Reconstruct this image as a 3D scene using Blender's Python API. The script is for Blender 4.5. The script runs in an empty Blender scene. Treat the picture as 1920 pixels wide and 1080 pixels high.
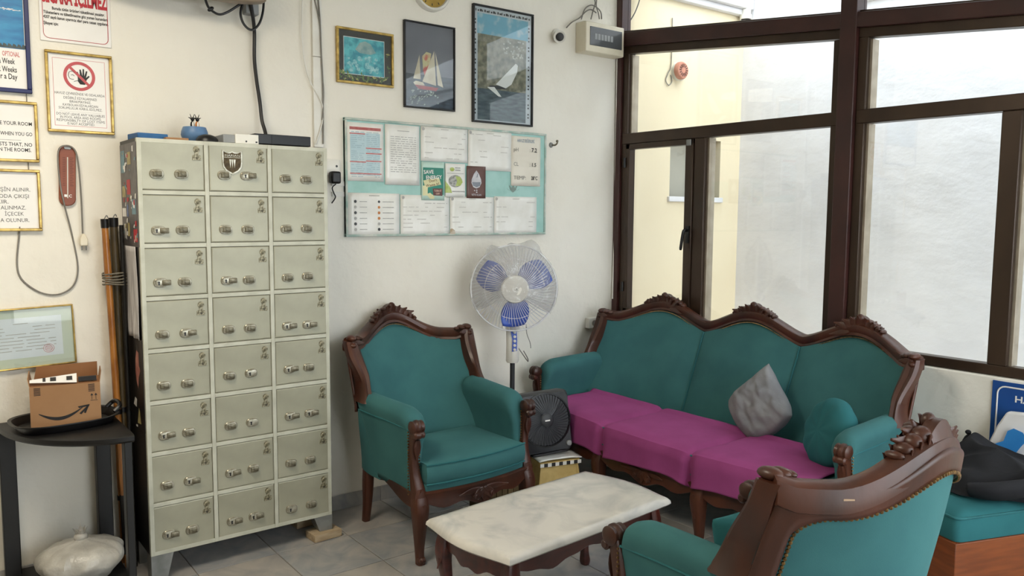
import bpy, bmesh, math, random
from mathutils import Vector, Matrix, noise
random.seed(7)
sc = bpy.context.scene
col = sc.collection
PI = math.pi

# ---------------------------------------------------------------- camera, world, lights, exposure
FPX, YAW, PITCH, ROLL = 1511.85, 0.653436, 0.0926087, -0.0067799
CAM = Vector((-3.692, -3.727, 1.52))
_F = Vector((math.sin(YAW) * math.cos(PITCH), math.cos(YAW) * math.cos(PITCH), -math.sin(PITCH)))
_R0 = Vector((math.cos(YAW), -math.sin(YAW), 0))
_D0 = _F.cross(_R0)
_R = _R0 * math.cos(ROLL) + _D0 * math.sin(ROLL)
_D = _D0 * math.cos(ROLL) - _R0 * math.sin(ROLL)
cd = bpy.data.cameras.new('camera')
cam = bpy.data.objects.new('camera', cd)
col.objects.link(cam)
cd.sensor_width = 36.0
cd.lens = FPX / 1920 * 36
cd.clip_start = 0.05
M3 = Matrix((_R, -_D, -_F)).transposed()
cam.matrix_world = Matrix.Translation(CAM) @ M3.to_4x4()
sc.camera = cam

w = bpy.data.worlds.new('sky')
sc.world = w
w.use_nodes = True
bg = w.node_tree.nodes['Background']
bg.inputs[0].default_value = (0.88, 0.95, 1.0, 1)
bg.inputs[1].default_value = 6.0

sc.view_settings.view_transform = 'Standard'
sc.view_settings.look = 'None'
sc.view_settings.exposure = -0.05
sc.view_settings.gamma = 1.0
sc.view_settings.use_curve_mapping = False
LAMP_POWER = 48.0

def at(px, py, axis, val):
    """where the sight line through a photo pixel meets a plane of the room"""
    d = _R * ((px - 960) / FPX) + _D * ((py - 540) / FPX) + _F
    i = 'xyz'.index(axis)
    return CAM + d * ((val - CAM[i]) / d[i])

# ---------------------------------------------------------------- helpers
class MB:
    def __init__(s):
        s.v = []; s.f = []; s.m = []; s.mi = 0
    def add(s, vs, fs):
        b = len(s.v)
        s.v += [tuple(p) for p in vs]
        for f in fs:
            s.f.append(tuple(b + i for i in f)); s.m.append(s.mi)
        return s
    def box(s, x0, x1, y0, y1, z0, z1, rot=None, c=None):
        vs = [Vector((x, y, z)) for x in (x0, x1) for y in (y0, y1) for z in (z0, z1)]
        if rot is not None:
            c = Vector(c) if c is not None else Vector(((x0 + x1) / 2, (y0 + y1) / 2, (z0 + z1) / 2))
            vs = [c + rot @ (p - c) for p in vs]
        return s.add(vs, [(0, 1, 3, 2), (4, 6, 7, 5), (0, 4, 5, 1), (2, 3, 7, 6), (0, 2, 6, 4), (1, 5, 7, 3)])
    def loft(s, rings, cap=True, closed=True):
        n = len(rings[0]); vs = [p for r in rings for p in r]; fs = []
        for i in range(len(rings) - 1):
            for j in range(n if closed else n - 1):
                k = (j + 1) % n
                fs.append((i * n + j, i * n + k, (i + 1) * n + k, (i + 1) * n + j))
        if cap and closed:
            fs.append(tuple(range(n - 1, -1, -1))); b = (len(rings) - 1) * n
            fs.append(tuple(b + j for j in range(n)))
        return s.add(vs, fs)
    def prism(s, pts, off):
        off = Vector(off); a = [Vector(p) for p in pts]
        return s.loft([a, [p + off for p in a]])
    def tube(s, path, r, n=8, cap=True):
        P = [Vector(p) for p in path]; rings = []; u = None
        for i, p in enumerate(P):
            t = (P[min(i + 1, len(P) - 1)] - P[max(i - 1, 0)])
            t = t.normalized() if t.length > 1e-9 else Vector((0, 0, 1))
            if u is None:
                u = t.orthogonal().normalized()
            else:
                u = u - t * u.dot(t)
                u = u.normalized() if u.length > 1e-6 else t.orthogonal().normalized()
            v = t.cross(u); rr = r[i] if isinstance(r, (list, tuple)) else r
            if not isinstance(rr, tuple): rr = (rr, rr)
            rings.append([p + u * (math.cos(2 * PI * k / n) * rr[0]) + v * (math.sin(2 * PI * k / n) * rr[1]) for k in range(n)])
        return s.loft(rings, cap)
    def ell(s, c, r, rot=None, nu=10, nv=6):
        c = Vector(c); vs = []; fs = []
        for j in range(nv + 1):
            th = PI * j / nv
            for i in range(nu):
                ph = 2 * PI * i / nu
                p = Vector((r[0] * math.sin(th) * math.cos(ph), r[1] * math.sin(th) * math.sin(ph), r[2] * math.cos(th)))
                vs.append(c + (rot @ p if rot is not None else p))
        for j in range(nv):
            for i in range(nu):
                k = (i + 1) % nu
                fs.append((j * nu + i, (j + 1) * nu + i, (j + 1) * nu + k, j * nu + k))
        return s.add(vs, fs)
    def lathe(s, prof, c=(0, 0, 0), rot=None, n=24, cap=True):
        c = Vector(c); rings = []
        for r, z in prof:
            ring = [Vector((r * math.cos(2 * PI * i / n), r * math.sin(2 * PI * i / n), z)) for i in range(n)]
            rings.append([c + (rot @ p if rot is not None else p) for p in ring])
        return s.loft(rings, cap)
    def grid(s, fn, nu, nv):
        vs = [fn(i / nu, j / nv) for j in range(nv + 1) for i in range(nu + 1)]
        fs = [(j * (nu + 1) + i, j * (nu + 1) + i + 1, (j + 1) * (nu + 1) + i + 1, (j + 1) * (nu + 1) + i) for j in range(nv) for i in range(nu)]
        return s.add(vs, fs)
    def disc(s, c, r, n=20, up='y', sx=1.0):
        c = Vector(c)
        ring = [c + Vector((math.cos(2 * PI * i / n) * r * sx, 0, math.sin(2 * PI * i / n) * r)) for i in range(n)]
        return s.add(ring, [tuple(range(n))])
    def quad(s, x0, x1, z0, z1, y):
        return s.add([(x0, y, z0), (x1, y, z0), (x1, y, z1), (x0, y, z1)], [(0, 1, 2, 3)])
    def poly(s, pts, y):
        return s.add([(p[0], y, p[1]) for p in pts], [tuple(range(len(pts)))])
    def text(s, string, x, z, size, y, align='c', width=None, bold=0.0, rot=0.0):
        cu = bpy.data.curves.new('t', 'FONT'); cu.body = string; cu.resolution_u = 2; cu.offset = bold
        o = bpy.data.objects.new('t', cu)
        me = bpy.data.meshes.new_from_object(o)
        vs = [v.co.copy() for v in me.vertices]; fs = [tuple(p.vertices) for p in me.polygons]
        bpy.data.objects.remove(o); bpy.data.curves.remove(cu); bpy.data.meshes.remove(me)
        if not vs: return s
        x0 = min(p.x for p in vs); x1 = max(p.x for p in vs)
        k = size
        kx = (width / (x1 - x0)) if width else k
        ox = {'c': (x0 + x1) / 2, 'l': x0, 'r': x1}[align]
        c, sn = math.cos(rot), math.sin(rot)
        out = []
        for p in vs:
            a, b = (p.x - ox) * kx, p.y * k
            out.append((x + c * a - sn * b, y, z + sn * a + c * b))
        return s.add(out, fs)
    def mesh(s, name, mats, sharp=40, smooth=True, fix=True):
        me = bpy.data.meshes.new(name)
        me.from_pydata(s.v, [], s.f)
        for m in (mats if isinstance(mats, (list, tuple)) else [mats]): me.materials.append(m)
        me.polygons.foreach_set('material_index', s.m)
        if fix:
            bm = bmesh.new(); bm.from_mesh(me)
            bmesh.ops.recalc_face_normals(bm, faces=bm.faces); bm.to_mesh(me); bm.free()
        if smooth:
            me.polygons.foreach_set('use_smooth', [True] * len(me.polygons))
            me.set_sharp_from_angle(angle=math.radians(sharp))
        me.update()
        return me
    def build(s, name, mats, parent=None, bevel=0, sub=0, sharp=40, smooth=True, solid=0, fix=True, loc=None):
        o = bpy.data.objects.new(name, s.mesh(name, mats, 180 if sub else sharp, smooth, fix))
        col.objects.link(o)
        if parent: o.parent = parent
        if loc is not None: o.location = loc
        if solid:
            q = o.modifiers.new('thick', 'SOLIDIFY'); q.thickness = solid; q.offset = 0
        if bevel:
            q = o.modifiers.new('bevel', 'BEVEL'); q.width = bevel; q.segments = 2; q.limit_method = 'ANGLE'; q.angle_limit = 0.6
        if sub:
            q = o.modifiers.new('sub', 'SUBSURF'); q.levels = sub; q.render_levels = sub
        return o

def tag(o, label=None, cat=None, group=None, kind=None):
    if label: o['label'] = label
    if cat: o['category'] = cat
    if group: o['group'] = group
    if kind: o['kind'] = kind
    return o
def thing(name, label, cat, loc=(0, 0, 0), rz=0, group=None, rot=None):
    o = bpy.data.objects.new(name, None); col.objects.link(o)
    o.empty_display_size = 0.05
    o.location = loc; o.rotation_euler = rot if rot else (0, 0, rz)
    return tag(o, label, cat, group)
def struct(o): o['kind'] = 'structure'; return o
def inst(src, parent, loc=(0, 0, 0), rot=(0, 0, 0), name=None):
    c = src.copy(); col.objects.link(c); c.parent = parent; c.location = loc; c.rotation_euler = rot
    return c
def objm(name, me, parent, loc=(0, 0, 0), rot=(0, 0, 0)):
    o = bpy.data.objects.new(name, me); col.objects.link(o); o.parent = parent; o.location = loc; o.rotation_euler = rot
    return o
def crom(pts, n=6):
    P = [Vector(p) for p in pts]; out = []
    for i in range(len(P) - 1):
        a, b, c, d = P[max(i - 1, 0)], P[i], P[i + 1], P[min(i + 2, len(P) - 1)]
        for k in range(n):
            t = k / n
            out.append(0.5 * ((2 * b) + (c - a) * t + (2 * a - 5 * b + 4 * c - d) * t * t + (3 * b - a - 3 * c + d) * t ** 3))
    out.append(P[-1]); return out
def nz(x, y, z, s=1.0): return noise.noise(Vector((x * s, y * s, z * s)))
def sm(a, b, t):
    t = max(0, min(1, (t - a) / (b - a))); return t * t * (3 - 2 * t)

# ---------------------------------------------------------------- materials
MATS = {}
def S(c):
    return tuple(((x / 255) / 12.92 if x / 255 <= 0.04045 else ((x / 255 + 0.055) / 1.055) ** 2.4) for x in c) + (1,)
def mat(name, c, rough=0.6, metal=0.0, c2=None, scale=8.0, detail=4.0, lo=0.35, hi=0.65, bump=0.0, bscale=40.0, coat=0.0, sheen=0.0,
        stretch=None, spec=None, bdist=0.01, emit=None, wave=False):
    m = bpy.data.materials.new(name); m.use_nodes = True; nt = m.node_tree; N = nt.nodes; Lk = nt.links
    b = N['Principled BSDF']; b.inputs['Base Color'].default_value = S(c); b.inputs['Roughness'].default_value = rough
    b.inputs['Metallic'].default_value = metal
    if coat: b.inputs['Coat Weight'].default_value = coat; b.inputs['Coat Roughness'].default_value = 0.08
    if sheen:
        b.inputs['Sheen Weight'].default_value = sheen; b.inputs['Sheen Roughness'].default_value = 0.4
        b.inputs['Sheen Tint'].default_value = S([min(255, x + 60) for x in c])
    if spec is not None: b.inputs['Specular IOR Level'].default_value = spec
    if emit: b.inputs['Emission Color'].default_value = S(c); b.inputs['Emission Strength'].default_value = emit
    tc = N.new('ShaderNodeTexCoord'); mp = N.new('ShaderNodeMapping'); Lk.new(tc.outputs['Object'], mp.inputs[0])
    if stretch: mp.inputs['Scale'].default_value = stretch
    if c2:
        t = N.new('ShaderNodeTexNoise'); t.inputs['Scale'].default_value = scale; t.inputs['Detail'].default_value = detail
        if wave: t.inputs['Distortion'].default_value = 1.5
        Lk.new(mp.outputs[0], t.inputs['Vector'])
        r = N.new('ShaderNodeValToRGB'); r.color_ramp.elements[0].position = lo; r.color_ramp.elements[1].position = hi
        r.color_ramp.elements[0].color = S(c2); r.color_ramp.elements[1].color = S(c)
        Lk.new(t.outputs[0], r.inputs[0]); Lk.new(r.outputs[0], b.inputs['Base Color'])
    if bump:
        t = N.new('ShaderNodeTexNoise'); t.inputs['Scale'].default_value = bscale; t.inputs['Detail'].default_value = 5
        Lk.new(mp.outputs[0], t.inputs['Vector'])
        bp = N.new('ShaderNodeBump'); bp.inputs['Strength'].default_value = bump; bp.inputs['Distance'].default_value = bdist
        Lk.new(t.outputs[0], bp.inputs['Height']); Lk.new(bp.outputs[0], b.inputs['Normal'])
    MATS[name] = m
    return m
def clear_mat(name, c, gloss=0.05, body=0.0, rough=0.02, bump=0.0, bscale=10.0):
    """thin clear sheet: transparent + a little diffuse body + fresnel reflection"""
    m = bpy.data.materials.new(name); m.use_nodes = True; nt = m.node_tree; N = nt.nodes; Lk = nt.links
    N.remove(N['Principled BSDF']); out = N['Material Output']
    tr = N.new('ShaderNodeBsdfTransparent'); tr.inputs[0].default_value = S(c)
    cur = tr.outputs[0]
    gl = N.new('ShaderNodeBsdfGlossy'); gl.inputs['Roughness'].default_value = rough
    if bump:
        tc = N.new('ShaderNodeTexCoord'); t = N.new('ShaderNodeTexNoise'); t.inputs['Scale'].default_value = bscale
        Lk.new(tc.outputs['Object'], t.inputs['Vector'])
        bp = N.new('ShaderNodeBump'); bp.inputs['Strength'].default_value = bump; bp.inputs['Distance'].default_value = 0.02
        Lk.new(t.outputs[0], bp.inputs['Height']); Lk.new(bp.outputs[0], gl.inputs['Normal'])
    if body:
        df = N.new('ShaderNodeBsdfDiffuse'); df.inputs[0].default_value = S((235, 235, 235))
        tl = N.new('ShaderNodeBsdfTranslucent'); tl.inputs[0].default_value = S((235, 235, 235))
        a = N.new('ShaderNodeMixShader'); a.inputs[0].default_value = 0.5; Lk.new(df.outputs[0], a.inputs[1]); Lk.new(tl.outputs[0], a.inputs[2])
        x = N.new('ShaderNodeMixShader'); x.inputs[0].default_value = body; Lk.new(cur, x.inputs[1]); Lk.new(a.outputs[0], x.inputs[2]); cur = x.outputs[0]
    lw = N.new('ShaderNodeLayerWeight'); lw.inputs[0].default_value = 0.5
    pw = N.new('ShaderNodeMath'); pw.operation = 'POWER'; pw.inputs[1].default_value = 5.0; Lk.new(lw.outputs['Facing'], pw.inputs[0])
    mm = N.new('ShaderNodeMath'); mm.operation = 'MULTIPLY_ADD'; mm.inputs[1].default_value = 0.9; mm.inputs[2].default_value = gloss; mm.use_clamp = True
    Lk.new(pw.outputs[0], mm.inputs[0])
    y = N.new('ShaderNodeMixShader'); Lk.new(mm.outputs[0], y.inputs[0]); Lk.new(cur, y.inputs[1]); Lk.new(gl.outputs[0], y.inputs[2])
    Lk.new(y.outputs[0], out.inputs[0])
    return m

m_wall = mat('plaster', (240, 236, 225), 0.75, c2=(234, 229, 216), scale=1.6, bump=0.6, bscale=10, bdist=0.014)
m_ceil = mat('ceiling_paint', (238, 235, 228), 0.8, c2=(230, 227, 219), scale=1.2)
m_extw = mat('white_stucco', (226, 224, 226), 0.85, c2=(217, 215, 217), scale=3, bump=0.5, bscale=6, bdist=0.02, stretch=(1, 1, 1.4))
m_extc = mat('cream_stucco', (230, 215, 184), 0.85, c2=(226, 210, 178), scale=2, bump=0.2, bscale=12)
m_tile = mat('floor_tile', (174, 170, 165), 0.28, c2=(140, 143, 146), scale=5.5, detail=7, lo=0.36, hi=0.62, wave=True)
m_tileb = mat('floor_tile_warm', (175, 169, 161), 0.28, c2=(148, 145, 143), scale=5.0, detail=7, lo=0.33, hi=0.6, wave=True)
m_grout = mat('grout', (128, 120, 110), 0.9)
m_teal = mat('teal_velvet', (64, 112, 113), 0.85, c2=(58, 104, 106), scale=6, bump=0.12, bscale=350, bdist=0.002, sheen=0.2, spec=0.15)
m_teald = mat('teal_cotton', (48, 106, 110), 0.9, c2=(43, 98, 102), scale=6, bump=0.15, bscale=300, bdist=0.002, sheen=0.1, spec=0.15)
m_pipe = mat('teal_piping', (38, 104, 108), 0.85, c2=(34, 96, 100), scale=20)
m_wood = mat('walnut', (84, 44, 27), 0.4, c2=(52, 27, 17), scale=7, stretch=(1, 1, 0.35), coat=0.06, bump=0.05, bscale=60)
m_mahog = mat('mahogany', (84, 34, 24), 0.32, c2=(60, 24, 18), scale=8, stretch=(1, 4, 4), coat=0.3)
m_bench = mat('cherry_board', (134, 68, 26), 0.4, c2=(112, 54, 18), scale=6, stretch=(1, 1, 9), coat=0.15)
m_brass = mat('brass_nail', (150, 118, 74), 0.35, 0.9, c2=(96, 74, 48), scale=60)
m_marble = mat('marble', (212, 208, 199), 0.25, c2=(182, 181, 177), scale=4.5, detail=8, lo=0.3, hi=0.56, wave=True, coat=0.15)
m_lock = mat('locker_paint', (172, 170, 150), 0.38, c2=(155, 153, 134), scale=5, detail=6, bump=0.04, bscale=5, metal=0.15)
m_lockf = mat('locker_frame_paint', (202, 202, 186), 0.45, c2=(185, 185, 168), scale=14, detail=6)
m_steel = mat('bare_steel', (150, 152, 150), 0.45, 0.5, c2=(110, 111, 108), scale=9)
m_nick = mat('worn_nickel', (186, 182, 166), 0.3, 0.45, c2=(126, 120, 100), scale=50)
m_nick2 = mat('worn_nickel_tab', (136, 130, 110), 0.4, 0.4, c2=(90, 85, 68), scale=70)
m_black = mat('black_plastic', (14, 14, 16), 0.4, c2=(10, 10, 12), scale=10)
m_blackm = mat('black_paint', (15, 13, 12), 0.45, c2=(10, 9, 8), scale=10)
m_dgrey = mat('dark_grey_plastic', (50, 51, 54), 0.45, c2=(43, 44, 47), scale=10)
m_grey = mat('grey_plastic', (150, 152, 152), 0.5, c2=(136, 138, 138), scale=10)
m_white = mat('white_plastic', (232, 230, 222), 0.4, c2=(224, 221, 211), scale=10)
m_cream = mat('cream_plastic', (226, 218, 196), 0.4, c2=(216, 207, 184), scale=10)
m_frame = mat('bronze_aluminium', (66, 50, 38), 0.35, 0.35, c2=(54, 41, 32), scale=6, stretch=(1, 1, 0.3))
m_beam = mat('oxide_painted_steel', (66, 34, 29), 0.45, c2=(52, 27, 24), scale=5)
m_alu = mat('bare_aluminium', (170, 158, 140), 0.4, 0.4, c2=(150, 138, 120), scale=12)
m_glass = clear_mat('window_glass', (250, 252, 252), gloss=0.05)
m_gold = mat('gold_frame', (208, 178, 104), 0.3, 0.65, c2=(156, 128, 66), scale=30)
m_paper = mat('paper', (242, 241, 236), 0.35, c2=(226, 224, 215), scale=7, bump=0.25, bscale=9, bdist=0.006, coat=0.2)
m_paperw = mat('white_card', (240, 238, 234), 0.3, c2=(234, 231, 226), scale=4)
m_ink = mat('black_ink', (36, 34, 34), 0.6, c2=(28, 26, 26), scale=30)
m_inkg = mat('grey_ink', (166, 164, 160), 0.6, c2=(188, 186, 180), scale=40)
m_red = mat('red_ink', (190, 34, 48), 0.5, c2=(178, 28, 42), scale=20)
m_pink = mat('faded_red_ink', (196, 96, 96), 0.5, c2=(206, 130, 126), scale=40)
m_purple = mat('purple_cotton', (152, 72, 124), 0.9, c2=(142, 66, 115), scale=7, bump=0.2, bscale=260, bdist=0.002, sheen=0.15, spec=0.1)
m_gcloth = mat('grey_cotton', (138, 138, 140), 0.95, c2=(122, 122, 125), scale=9, bump=0.5, bscale=16, bdist=0.012, spec=0.1)
m_bcloth = mat('black_cotton', (34, 34, 37), 0.85, c2=(26, 26, 29), scale=8, bump=0.3, bscale=14, spec=0.25)
m_card = mat('cardboard', (166, 126, 88), 0.8, c2=(156, 116, 79), scale=5)
m_cardd = mat('cardboard_inside', (140, 96, 60), 0.85, c2=(126, 84, 50), scale=5)
m_bamboo = mat('varnished_bamboo', (176, 116, 52), 0.3, c2=(138, 84, 36), scale=8, stretch=(4, 4, 1), coat=0.3)
m_rodd = mat('dark_cane', (84, 70, 44), 0.4, c2=(54, 46, 30), scale=8, stretch=(3, 3, 1))
m_twine = mat('grey_twine', (128, 122, 108), 0.9, c2=(100, 95, 84), scale=80)
m_bag = mat('white_polythene', (204, 200, 190), 0.35, c2=(160, 156, 147), scale=7, bump=0.7, bscale=14, bdist=0.02)
m_wire = mat('white_coated_wire', (225, 226, 228), 0.4, c2=(214, 215, 217), scale=20)
m_fblue = mat('blue_fan_plastic', (70, 100, 190), 0.35, c2=(62, 90, 178), scale=8)
m_film = clear_mat('polythene_film', (246, 246, 246), gloss=0.07, body=0.27, rough=0.25, bump=0.9, bscale=26)
m_board = mat('aqua_board_paint', (170, 210, 203), 0.5, c2=(154, 198, 190), scale=12, detail=6)
m_boarde = mat('worn_board_edge', (150, 176, 166), 0.6, c2=(206, 208, 198), scale=18, detail=7)
m_stool = mat('cream_stool_plastic', (206, 178, 112), 0.45, c2=(192, 162, 96), scale=25)
m_termo = mat('red_brown_board', (146, 80, 52), 0.45, c2=(130, 68, 44), scale=12)
m_cord = mat('grey_cord', (132, 128, 120), 0.5, c2=(118, 114, 106), scale=20)
m_blue = mat('sign_blue', (24, 78, 150), 0.35, c2=(20, 70, 140), scale=6)
m_bluepot = mat('blue_glaze', (96, 132, 172), 0.45, c2=(82, 116, 156), scale=12)
m_bookb = mat('blue_cover', (34, 96, 150), 0.5, c2=(28, 84, 136), scale=10)
m_crate = mat('olive_wood', (112, 92, 58), 0.7, c2=(84, 68, 42), scale=8, stretch=(6, 6, 1))
m_orange = mat('orange_glaze', (206, 134, 70), 0.5, c2=(186, 112, 54), scale=20)
m_terrace = mat('terrace_paving', (214, 208, 196), 0.8, c2=(200, 193, 180), scale=3)

# ================================================================ the setting
RX0, RY0 = -7.6, -4.7      # left wall and front wall positions
# floor: grout bed and single tiles
fl = struct(MB().box(RX0, 0.0, RY0, 0.0, -0.12, -0.004).build('floor', m_grout))
T = 0.345; TG = 0.0022
def tile_mesh(nm, m):
    b = MB(); e = 0.0025; h = T / 2 - TG
    b.loft([[(-h, -h, -0.004), (h, -h, -0.004), (h, h, -0.004), (-h, h, -0.004)],
            [(-h, -h, -e * 0.4), (h, -h, -e * 0.4), (h, h, -e * 0.4), (-h, h, -e * 0.4)],
            [(-h + e, -h + e, 0), (h - e, -h + e, 0), (h - e, h - e, 0), (-h + e, h - e, 0)]])
    return b.mesh(nm, m, smooth=False)
tms = [tile_mesh('tile', m_tile), tile_mesh('tile', m_tileb)]
for i in range(18):
    for j in range(14):
        cx = -2.06 + (i - 11.5) * T + 0.0; cy = 0.01 - (j + 0.5) * T
        if cx - T / 2 < RX0 or cx + T / 2 > 0.16 or cy < RY0: continue
        objm('tile', tms[(i * 7 + j * 5) % 3 == 0], fl, (cx, cy, 0), (0, 0, ((i * 3 + j) % 4) * PI / 2))

wb = struct(MB().box(RX0 - 0.2, 0.0, 0.0, 0.22, -0.1, 3.3).build('wall_back', m_wall))
wl = struct(MB().box(RX0 - 0.2, RX0, RY0 - 0.2, 0.0, -0.1, 3.3).build('wall_left', m_wall))
b = MB(); OX0, OX1, OZ = -2.9, -0.1, 2.52
b.box(RX0, OX0, RY0 - 0.2, RY0, -0.1, 3.1); b.box(OX1, 0.12, RY0 - 0.2, RY0, -0.1, 3.1); b.box(OX0, OX1, RY0 - 0.2, RY0, OZ, 3.1); b.box(OX0, OX1, RY0 - 0.2, RY0, -0.1, 0.5)
struct(b.build('wall_front', m_wall))
def zc(y): return 3.02 + 0.09 * y            # sloping ceiling
b = MB(); b.prism([(RX0 - 0.2, 0.22, zc(0.22)), (0.16, 0.22, zc(0.22)), (0.16, RY0 - 0.2, zc(RY0 - 0.2)), (RX0 - 0.2, RY0 - 0.2, zc(RY0 - 0.2))], (0, 0, 0.14))
struct(b.build('ceiling', m_ceil))
# glazed front behind the camera: posts and a head rail
win3 = bpy.data.objects.new('window_3', None); col.objects.link(win3); struct(win3)
for k in range(3):
    x = OX0 + (OX1 - OX0) * k / 2
    MB().box(x - 0.03, x + 0.03, RY0 - 0.13, RY0 - 0.07, 0.5, OZ - 0.06).build('frame_stile', m_frame, win3)
MB().box(OX0, OX1, RY0 - 0.13, RY0 - 0.07, OZ - 0.06, OZ).build('frame_rail', m_frame, win3)

# right wall: parapet below the windows and a solid end
b = MB(); b.box(-0.03, 0.14, -4.5, 0.0, -0.1, 0.845)
b.box(-0.03, 0.14, RY0, -4.5, -0.1, 2.9)
struct(b.build('wall_right', m_wall, bevel=0.006))
# skirting tiles
bb = struct(MB().box(RX0, -0.03, -0.006, 0.0, 0.0, 0.07).build('baseboard_back', m_grout))
sk = MB().box(-T / 2 + 0.0015, T / 2 - 0.0015, -0.013, -0.004, 0.001, 0.076).mesh('skirting_tile', m_tile, smooth=False)
for i in range(15):
    cx = -2.06 + (i - 8.5) * T
    if cx - T / 2 > RX0 and cx + T / 2 < -0.02: objm('skirting_tile', sk, bb, (cx, 0, 0))
bb = struct(MB().box(-0.036, -0.03, RY0, 0.0, 0.0, 0.07).build('baseboard_right', m_grout))
for i in range(15):
    cy = -T / 2 - 0.02 - i * T
    if cy - T / 2 > RY0: objm('skirting_tile', sk, bb, (-0.03, cy, 0), (0, 0, -PI / 2))

# ---- structural steel: sloping beam, posts
def zb_top(y): return 2.638 - 0.108 * (-y - 0.109)
def zb_bot(y): return 2.511 - 0.100 * (-y - 0.093)
YE = -4.5
def slope_bar(b, x0, x1, y0, y1, zlo, zhi):
    b.loft([[(x0, y, zlo(y)), (x1, y, zlo(y)), (x1, y, zhi(y)), (x0, y, zhi(y))] for y in (y0, y1)])
b = MB(); slope_bar(b, -0.035, 0.05, -0.03, YE, lambda y: zb_bot(y) + 0.045, zb_top)
struct(b.build('trim_1', m_beam, bevel=0.004))
for k, (ya, yb) in enumerate([(-1.528, -1.612), (-3.23, -3.31)]):
    struct(MB().box(-0.04, 0.05, yb, ya, 0.845, 2.99 + 0.09 * yb).build('trim_%d' % (k + 2), m_beam, bevel=0.004))
struct(MB().box(-0.03, 0.05, -0.05, -0.004, 0.845, 3.0).build('trim_4', m_beam, bevel=0.003))

# ---- windows between the posts
FX0, FX1, GX = -0.012, 0.05, 0.022
def fbar(win, nm, y0, y1, z0, z1, m=None, x0=FX0, x1=FX1):
    return MB().box(x0, x1, y0, y1, z0, z1).build(nm, m or m_frame, win, bevel=0.004)
def pane(win, y0, y1, z0, z1, zt=None):
    b = MB(); zt = zt or (lambda y: z1)
    b.loft([[(GX, y, z0), (GX + 0.005, y, z0), (GX + 0.005, y, zt(y)), (GX, y, zt(y))] for y in (y0, y1)])
    return b.build('glass_pane', m_glass, win, smooth=False)
def sbar(win, nm, y0, y1, lo, hi):
    b = MB(); slope_bar(b, FX0, FX1, y0, y1, lo, hi); return b.build(nm, m_frame, win, bevel=0.003)
def gasket(win, y, z0, z1):   # pale bead beside the glass
    MB().box(GX - 0.008, FX1 + 0.02, y, y + 0.012, z0, z1).build('glazing_bead', m_alu, win)
def bay(name, ya, yb, verts, casement=None):
    win = bpy.data.objects.new(name, None); col.objects.link(win); struct(win)
    win.location = (0, 0, 0)
    fbar(win, 'frame_stile', yb, yb + 0.045, 0.847, zb_bot(yb))
    fbar(win, 'frame_stile', ya - 0.045, ya, 0.847, zb_bot(ya) + 0.0)
    fbar(win, 'frame_rail', yb, ya, 0.847, 0.892, x0=FX0 + 0.002, x1=FX1 - 0.002)
    fbar(win, 'frame_rail', yb + 0.003, ya - 0.003, 1.955, 2.022, x0=FX0 - 0.003, x1=FX1 + 0.002)
    sbar(win, 'frame_rail', yb, ya, lambda y: zb_bot(y), lambda y: zb_bot(y) + 0.046)
    pane(win, yb + 0.04, ya - 0.04, 2.02, 0, lambda y: zb_bot(y) + 0.004)
    gasket(win, ya - 0.057, 2.022, zb_bot(ya) - 0.01)
    # upper light above the beam
    sbar(win, 'frame_rail', yb, ya, lambda y: zb_top(y), lambda y: zb_top(y) + 0.012)
    pane(win, yb + 0.01, ya - 0.01, 2.2, 0, lambda y: zc(y) - 0.01) if False else None
    b = MB(); b.loft([[(GX, y, zb_top(y)), (GX + 0.005, y, zb_top(y)), (GX + 0.005, y, zc(y)), (GX, y, zc(y))] for y in (yb, ya)])
    b.build('glass_pane', m_glass, win, smooth=False)
    edges = [ya - 0.045] + [e for v in verts for e in v] + [yb + 0.045]
    for v in verts: fbar(win, 'frame_mullion', v[1], v[0], 0.892, 1.955)
    for k in range(0, len(edges), 2):
        if casement == k // 2:
            y1, y0 = edges[k] - 0.002, edges[k + 1] + 0.002; s = 0.032
            cz = bpy.data.objects.new('casement', None); col.objects.link(cz); cz.parent = win
            b = MB()
            b.box(-0.022, 0.03, y0, y1, 0.894, 0.894 + s); b.box(-0.022, 0.03, y0, y1, 1.953 - s, 1.953)
            b.box(-0.022, 0.03, y0, y0 + 0.055, 0.894, 1.953); b.box(-0.022, 0.03, y1 - s, y1, 0.894, 1.953)
            b.build('sash', m_frame, cz, bevel=0.003)
            b = MB().box(GX - 0.01, GX - 0.005, y0 + 0.05, y1 - 0.03, 0.92, 1.93); b.build('glass_pane', m_glass, cz, smooth=False)
            b = MB(); hy = y0 + 0.02; hz = at(1290, 440, 'x', -0.03).z
            b.box(-0.03, -0.02, hy - 0.012, hy + 0.012, hz - 0.05, hz + 0.05)
            b.tube(crom([(-0.03, hy, hz + 0.025), (-0.055, hy, hz + 0.025), (-0.06, hy + 0.006, hz), (-0.058, hy + 0.022, hz - 0.09)]), [0.009] * 18 + [0.006], 8)
            b.build('handle', m_blackm, cz)
            for z in (1.06, 1.84):
                MB().tube([(-0.028, y1 + 0.004, z - 0.03), (-0.028, y1 + 0.004, z + 0.03)], 0.009, 8).build('hinge', m_blackm, cz)
            MB().box(-0.03, -0.02, y0 + 0.012, y0 + 0.045, 1.915, 1.95).build('latch_plate', m_steel, cz, bevel=0.003)
        else:
            pane(win, edges[k + 1] - 0.004, edges[k] + 0.004, 0.889, 1.958)
            gasket(win, edges[k] - 0.012, 0.892, 1.955)
    return win
bay('window_1', -0.05, -1.528, [(-0.636, -0.712)], casement=0)
bay('window_2', -1.612, -3.23, [(-2.259, -2.335)])
bay('window_4', -3.31, -4.5, [(-3.85, -3.92)])

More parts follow.
